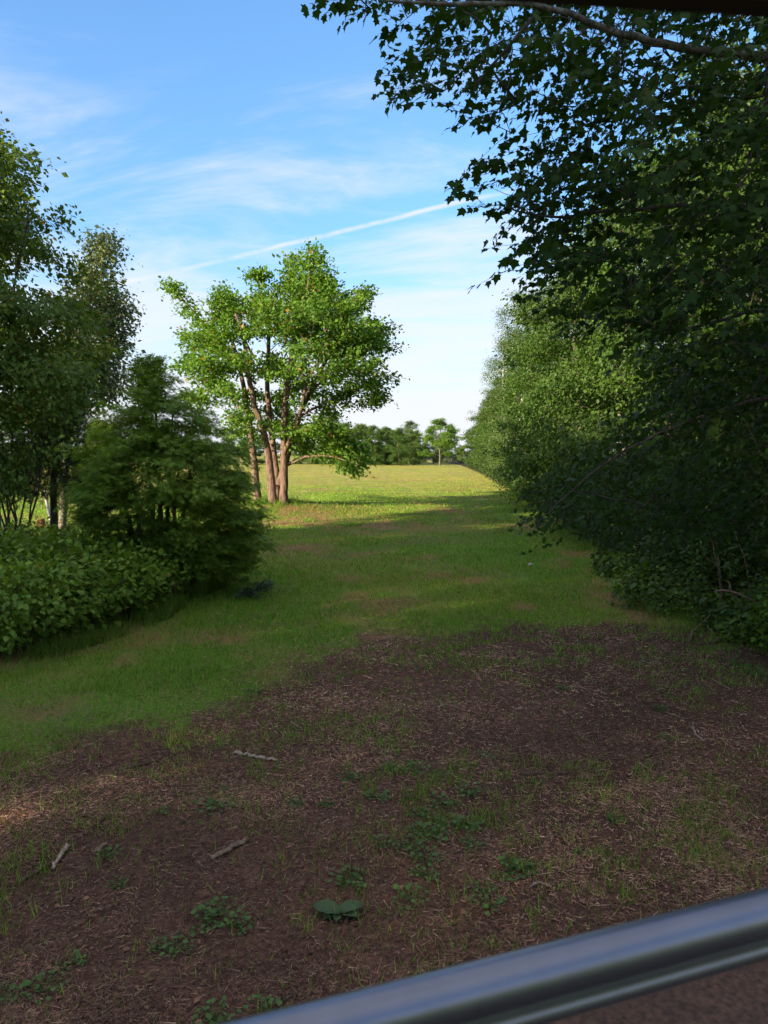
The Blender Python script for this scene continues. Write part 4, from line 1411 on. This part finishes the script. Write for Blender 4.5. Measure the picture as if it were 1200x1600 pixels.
def sticks():
    stick('stick', [gp(331, 1346, .014), gp(358, 1330, .016), gp(388, 1312, .014)], 0.015, 0.013, 'dead_wood', 'thick grey-brown stick lying on the soil, left of centre', 1)
    stick('stick', [gp(82, 1362, .010), gp(95, 1342, .016), (gp(106, 1326, .02))], 0.010, 0.013, 'pale_wood', 'whitish peeled stick at the lower left, knobbed at its end', 2)
    stick('stick', [gp(30, 1378, .008), gp(60, 1364, .010), gp(84, 1350, .010)], 0.012, 0.008, 'dark_wood', 'dark rotten stick beside the whitish peeled stick', 3)
    stick('wood_chip', [gp(366, 1178, .008), gp(400, 1182, .012), gp(434, 1188, .008)], 0.016, 0.010, 'pale_wood', 'flat pale wood splinter on the soil at mid left', 4, cat='wood chip')
    stick('stick', [gp(815, 1212, .012), gp(850, 1208, .014), gp(888, 1207, .012)], 0.019, 0.013, 'dark_wood', 'dark thick stick on the soil, right of centre', 5)
    stick('stick', [gp(1082, 1135, .008), gp(1088, 1150, .01), gp(1097, 1158, .01)], 0.010, 0.006, 'pale_wood', 'small forked whitish stick on the right of the soil', 6, [([gp(1086, 1145, .01), gp(1082, 1130, .02)], 0.005, 0.002)])
    stick('wood_chip', [gp(630, 1251, .012), gp(643, 1249, .02), gp(656, 1251, .010)], 0.016, 0.010, 'dark_wood', 'dark lump of wood among the clover at the centre', 7, cat='wood chip')
    stick('stick', [gp(140, 1300, .01), gp(155, 1288, .012), gp(172, 1276, .01)], 0.012, 0.008, 'dark_wood', 'dark short stick above the whitish peeled stick', 8)
    stick('stick', [gp(145, 1337, .01), gp(160, 1330, .012), gp(168, 1322, .01)], 0.013, 0.008, 'dead_wood', 'short brown stick right of the whitish peeled stick', 9)
    stick('twig', [gp(1000, 1031, .006), gp(1012, 1035, .008), gp(1028, 1037, .006)], 0.006, 0.003, 'pale_wood', 'pale thin twig near the back of the brown soil', 10, cat='twig')
    stick('twig', [gp(1112, 1060, .006), gp(1125, 1068, .01), gp(1142, 1078, .006)], 0.005, 0.003, 'pale_wood', 'pale thin twig at the upper right of the soil', 11, cat='twig')
    stick('twig', [gp(745, 1052, .006), gp(765, 1056, .010), gp(790, 1058, .006)], 0.009, 0.004, 'dark_wood', 'dark twig near the back of the soil, at centre', 12, cat='twig')
    stick('twig', [gp(828, 1388, .006), gp(840, 1384, .010), gp(853, 1386, .006)], 0.005, 0.003, 'pale_wood', 'thin pale twig on the soil above the metal rail', 13, cat='twig')
    stick('twig', [gp(455, 1130, .008), gp(463, 1136, .010), gp(472, 1138, .006)], 0.014, 0.006, 'dead_wood', 'short stub of wood in the thin grass at mid left', 14, cat='twig')
    stick('twig', [gp(1040, 1112, .006), gp(1058, 1120, .010), gp(1075, 1123, .006)], 0.009, 0.004, 'dead_wood', 'brown twig above the forked whitish stick', 15, cat='twig')
    stick('twig', [gp(680, 1108, .006), gp(700, 1104, .010), gp(716, 1110, .006)], 0.010, 0.005, 'dead_wood', 'brown twig between the lawn and the soil centre', 16, cat='twig')
    stick('twig', [gp(440, 1562, .006), gp(452, 1556, .010), gp(466, 1554, .006)], 0.011, 0.006, 'dark_wood', 'dark stub of wood beside the lower end of the rail', 17, cat='twig')
    stick('stick', [gp(198, 1200, .01), gp(225, 1192, .012), gp(250, 1186, .01)], 0.012, 0.006, 'dark_wood', 'dark bark strip on the soil at the upper left', 18)
    # broken branch and fallen wood at the right wood edge
    d = 8.4
    stick('broken_branch', [P(1116, 924, d), P(1140, 921, d), P(1152, 926, d), P(1180, 940, d - .1), P(1215, 960, d - .2), P(1290, 1010, d - .3)], 0.012, 0.035, 'red_wood',
          'broken reddish branch sticking out at the right wood edge', 20, [([P(1141, 921, d), P(1140, 912, d), P(1138, 908, d)], 0.016, 0.006)], cat='branch')
    stick('fallen_branch', [gp(1076, 1004, .02), gp(1082, 992, .04), gp(1100, 982, .10), gp(1112, 976, .16)], 0.017, 0.010, 'dead_wood', 'grey crooked fallen branch between herbs at the back right', 21, [([gp(1060, 955, .05), gp(1085, 968, .10), gp(1118, 996, .03)], 0.010, 0.005)], cat='branch')
    stick('fallen_branch', [gp(1116, 1004, .02), gp(1135, 996, .06), gp(1160, 984, .16)], 0.016, 0.008, 'dead_wood', 'thin grey fallen branch below the broken reddish branch', 22, cat='branch')
    stick('fallen_branch', [P(1168, 946, 8.2), P(1175, 958, 8.2), P(1196, 968, 8.2), P(1240, 985, 8.1)], 0.014, 0.022, 'dead_wood', 'grey dead branch under the broken reddish branch at right', 23, cat='branch')
    # bare upright stems
    b = gp(1128, 985)
    s = lambda *a: [P(x, y, 9.0) for x, y in a]
    b = P(1130, 960, 9.0)
    b[2] = gz(b[0], b[1])
    stick('bare_stem', [b] + s((1124, 905), (1116, 862), (1112, 845), (1102, 818)), 0.011, 0.004, 'dead_wood', 'bunch of bare upright stems above the broken reddish branch', 24,
          [([b] + s((1126, 900), (1118, 850), (1120, 825), (1140, 785)), 0.010, 0.003), ([b] + s((1122, 890), (1114, 850), (1114, 828)), 0.008, 0.003), ([P(1122, 882, 9.0), P(1108, 876, 9.0), P(1096, 864, 9.0)], 0.007, 0.003)], cat='stem')
    stick('bare_stem', [P(1174, 950, 9.2) * [1, 1, 0] + [0, 0, 0], P(1170, 915, 9.2), P(1164, 870, 9.2), P(1150, 840, 9.2), P(1145, 828, 9.2)], 0.010, 0.004, 'dead_wood', 'thin bare stem right of the bunch of bare stems', 25, [([P(1163, 880, 9.2), P(1164, 868, 9.2)], 0.006, 0.003)], cat='stem')
    # cut cedar bough lying under the cedar
    rng = np.random.default_rng(5)
    g = gp(388, 936)
    root = empty('cut_bough', g, label='dark cut cedar bough lying on the grass under the cedar', cat='branch')
    ax = np.array([0.42, 0.12, 0.16])
    p = np.array([ax * t for t in np.linspace(-0.45, 0.6, 8)]) + [0, 0, 0.10]
    v, f = tubes([(p, np.linspace(0.014, 0.005, 8))], 6)
    put('stem', mesh_from('stem', v, f, 'dark_bark', smooth=True), root)
    n = 190
    t = rng.uniform(-0.35, 0.62, n)
    pos = ax * t[:, None] + [0, 0, 0.10] + rng.normal(0, 0.035, (n, 3))
    pos[:, 2] = np.maximum(pos[:, 2], 0.02)
    axs = unit(unit(ax) + rng.normal(0, 0.5, (n, 3)))
    v, f = inst(*T_FAN, pos, axs, unit(np.array([0, 0, 1.0]) + rng.normal(0, 0.4, (n, 3))), rng.uniform(0.08, 0.14, n))
    put('foliage', mesh_from('foliage', v, f, 'juniper_leaf'), root)


sticks()


# ------------------------------------------------------------------ posts, stump, pebble
def extrude(profile, path, material, name, closed=True, smooth=False):
    """profile: (n,2) in (side, up); path: (m,3)"""
    prof, path = np.asarray(profile, float), np.asarray(path, float)
    tan = unit(np.gradient(path, axis=0))
    side = unit(np.cross(tan, [0, 0, 1.0]))
    up = np.cross(side, tan)
    v = (prof[None, :, 0:1] * side[:, None] + prof[None, :, 1:2] * up[:, None] + path[:, None]).reshape(-1, 3)
    n, m = len(prof), len(path)
    f = []
    for i in range(m - 1):
        for j in range(n):
            f.append([i * n + j, i * n + (j + 1) % n, (i + 1) * n + (j + 1) % n, (i + 1) * n + j])
    f.append(list(range(n))[::-1])
    f.append([(m - 1) * n + j for j in range(n)])
    return mesh_from(name, v, f, material, smooth=smooth)


def small_things():
    # leaning whitish post at the edge of the sunlit field
    d = 21.5
    g = P(79, 815, d)
    g[2] = gz(g[0], g[1])
    top = P(70, 766, d) - g
    root = empty('white_post', g, label='leaning whitish post at the edge of the sunlit field', cat='post')
    p = np.array([[0.02, 0, -0.05], [0.0, 0, 0.18], top * 0.6, top])
    put('shaft', (lambda vf: mesh_from('shaft', vf[0], vf[1], 'post_white', smooth=True))(tubes([(smooth_path(p, 0.1, RNG), np.full(len(smooth_path(p, 0.1, RNG)), 0.045))], 8)), root)
    q = np.array([[0.045, -0.03, -0.03], [0.045, -0.03, 0.12], [0.03, -0.03, 0.28]])
    put('strap', mesh_from('strap', *tubes([(q, np.array([0.045, 0.04, 0.03]))], 7), 'dark_wood', smooth=True), root)
    q = np.array([top * 0.72, top * 0.85 + [-0.02, -0.04, 0], top * 0.98 + [-0.05, -0.03, 0.01]])
    put('bracket', mesh_from('bracket', *tubes([(q, np.array([0.04, 0.035, 0.03]))], 7), 'dark_wood', smooth=True), root)
    # reddish stump beside it
    g = P(64, 817, 21.3)
    g[2] = gz(g[0], g[1])
    a = np.linspace(0, 2 * math.pi, 13)[:-1]
    rr = 0.10 + 0.02 * np.cos(3 * a) + 0.012 * np.sin(5 * a)
    rings = [np.stack([rr * k * np.cos(a), rr * k * np.sin(a), 0 * a + h + 0.015 * np.cos(a)], -1) for k, h in [(1.35, -0.04), (1.08, 0.06), (1, 0.15), (0.94, 0.2), (0.8, 0.21)]]
    v = np.vstack(rings)
    f = [[i * 12 + j, i * 12 + (j + 1) % 12, (i + 1) * 12 + (j + 1) % 12, (i + 1) * 12 + j] for i in range(4) for j in range(12)] + [[48 + j for j in range(12)]]
    put('tree_stump', mesh_from('tree_stump', v, f, 'stump_red'), None, g, label='small reddish stump beside the leaning whitish post', cat='stump')
    # green post at the frame edge
    g = P(3, 890, 12.0)
    g[2] = gz(g[0], g[1])
    root = empty('green_post', g, label='thin grey-green post at the left frame edge among the saplings', cat='post')
    prof = [(-.03, -.03), (.03, -.03), (.03, -.018), (.006, -.018), (.006, .03), (-.006, .03), (-.006, -.018), (-.03, -.018)]
    v = np.array([(x, y, z) for z in (-0.1, 1.28) for x, y in prof])
    f = [[j, (j + 1) % 8, 8 + (j + 1) % 8, 8 + j] for j in range(8)] + [list(range(8))[::-1], [8 + j for j in range(8)]]
    put('shaft', mesh_from('shaft', v, f, 'post_green'), root)
    for z in (0.25, 0.55, 0.85, 1.1):
        v = np.array([(x, y, zz) for zz in (z, z + 0.03) for x, y in [(-.012, -.045), (.012, -.045), (.012, -.0305), (-.012, -.0305)]])
        f = [[0, 1, 5, 4], [1, 2, 6, 5], [2, 3, 7, 6], [3, 0, 4, 7], [3, 2, 1, 0], [4, 5, 6, 7]]
        put('stud', mesh_from('stud', v, f, 'post_green'), root)
    # pebble on the lawn
    g = gp(829, 883, 0.03)
    rng = np.random.default_rng(9)
    v, f = [], []
    for i in range(5):
        t = math.pi * (i + 0.5) / 5
        for j in range(8):
            k = 1 + rng.normal(0, 0.08)
            v.append((0.055 * k * math.sin(t) * math.cos(j * .785), 0.04 * k * math.sin(t) * math.sin(j * .785), 0.03 * k * math.cos(t)))
    f = [[i * 8 + j, (i + 1) * 8 + j, (i + 1) * 8 + (j + 1) % 8, i * 8 + (j + 1) % 8] for i in range(4) for j in range(8)] + [list(range(8)), [32 + j for j in range(8)][::-1]]
    put('pebble', mesh_from('pebble', np.array(v), f, 'pebble_stone', smooth=True), None, g, label='small pale pebble lying on the lawn', cat='pebble')


small_things()


# ------------------------------------------------------------------ the window the view is taken from
def window():
    D = 0.62

    def C(px, py, depth):
        cx, cy = (px - 600) / FPX, (800 - py) / FPX
        c, s = math.cos(PITCH), math.sin(PITCH)
        return np.array([0, 0, H_CAM]) + depth * np.array([cx, cy * s + c, cy * c - s])

    # top edge of the rail runs from (430,1600) to (1200,1400); it is level and recedes to the right
    a = C(1200, 1424, D)
    dirv = unit(np.array([0.945, 0.327, 0.0]))
    ts = np.linspace(-1.3, 0.55, 60)
    path = np.array([a + dirv * t for t in ts])
    root = empty('window_frame', path[35], label='open window frame of the viewpoint, with rail, dark trim and pane', cat='window')
    # profile seen in section: side > 0 faces outwards, up
    prof = []
    for k in range(17):                    # fat rounded upper tube
        t = math.radians(-60 + k * 250 / 16)
        prof.append((0.017 * math.cos(t), 0.0165 * math.sin(t)))
    prof += [(-0.0150, -0.0090), (-0.0125, -0.0120), (-0.0118, -0.0150), (-0.0130, -0.0175)]
    for k in range(9):                     # thinner lower lip
        t = math.radians(140 + k * 140 / 8)
        prof.append((-0.003 + 0.0125 * math.cos(t), -0.0250 + 0.0105 * math.sin(t)))
    prof += [(0.004, -0.034), (0.006, -0.020)]
    rail = extrude(np.array(prof) * [-1, 1], path - path[35], 'rail_metal', 'rail', smooth=True)
    put('rail', rail, root)
    # glass below the rail
    low = path + [0, 0, -0.034]
    v, f = [], []
    for p in low:
        for dz in (0, -0.5):
            v.append(p - path[35] + [0, 0, dz])
    f = [[2 * i, 2 * i + 2, 2 * i + 3, 2 * i + 1] for i in range(len(low) - 1)]
    put('pane', mesh_from('pane', np.array(v), f, 'window_glass'), root)
    # dark upper trim
    p0, p1 = C(760, -14, 0.55), C(1320, 22, 0.62)
    q = np.array([p0 + (p1 - p0) * t for t in np.linspace(-0.1, 1.6, 30)])
    prof = [(-0.015, -0.004), (-0.011, -0.008), (0.011, -0.008), (0.015, -0.004), (0.015, 0.05), (-0.015, 0.05)]
    put('upper_trim', extrude(np.array(prof) + [0, 0.008], q - path[35], 'trim_dark', 'upper_trim'), root)


window()
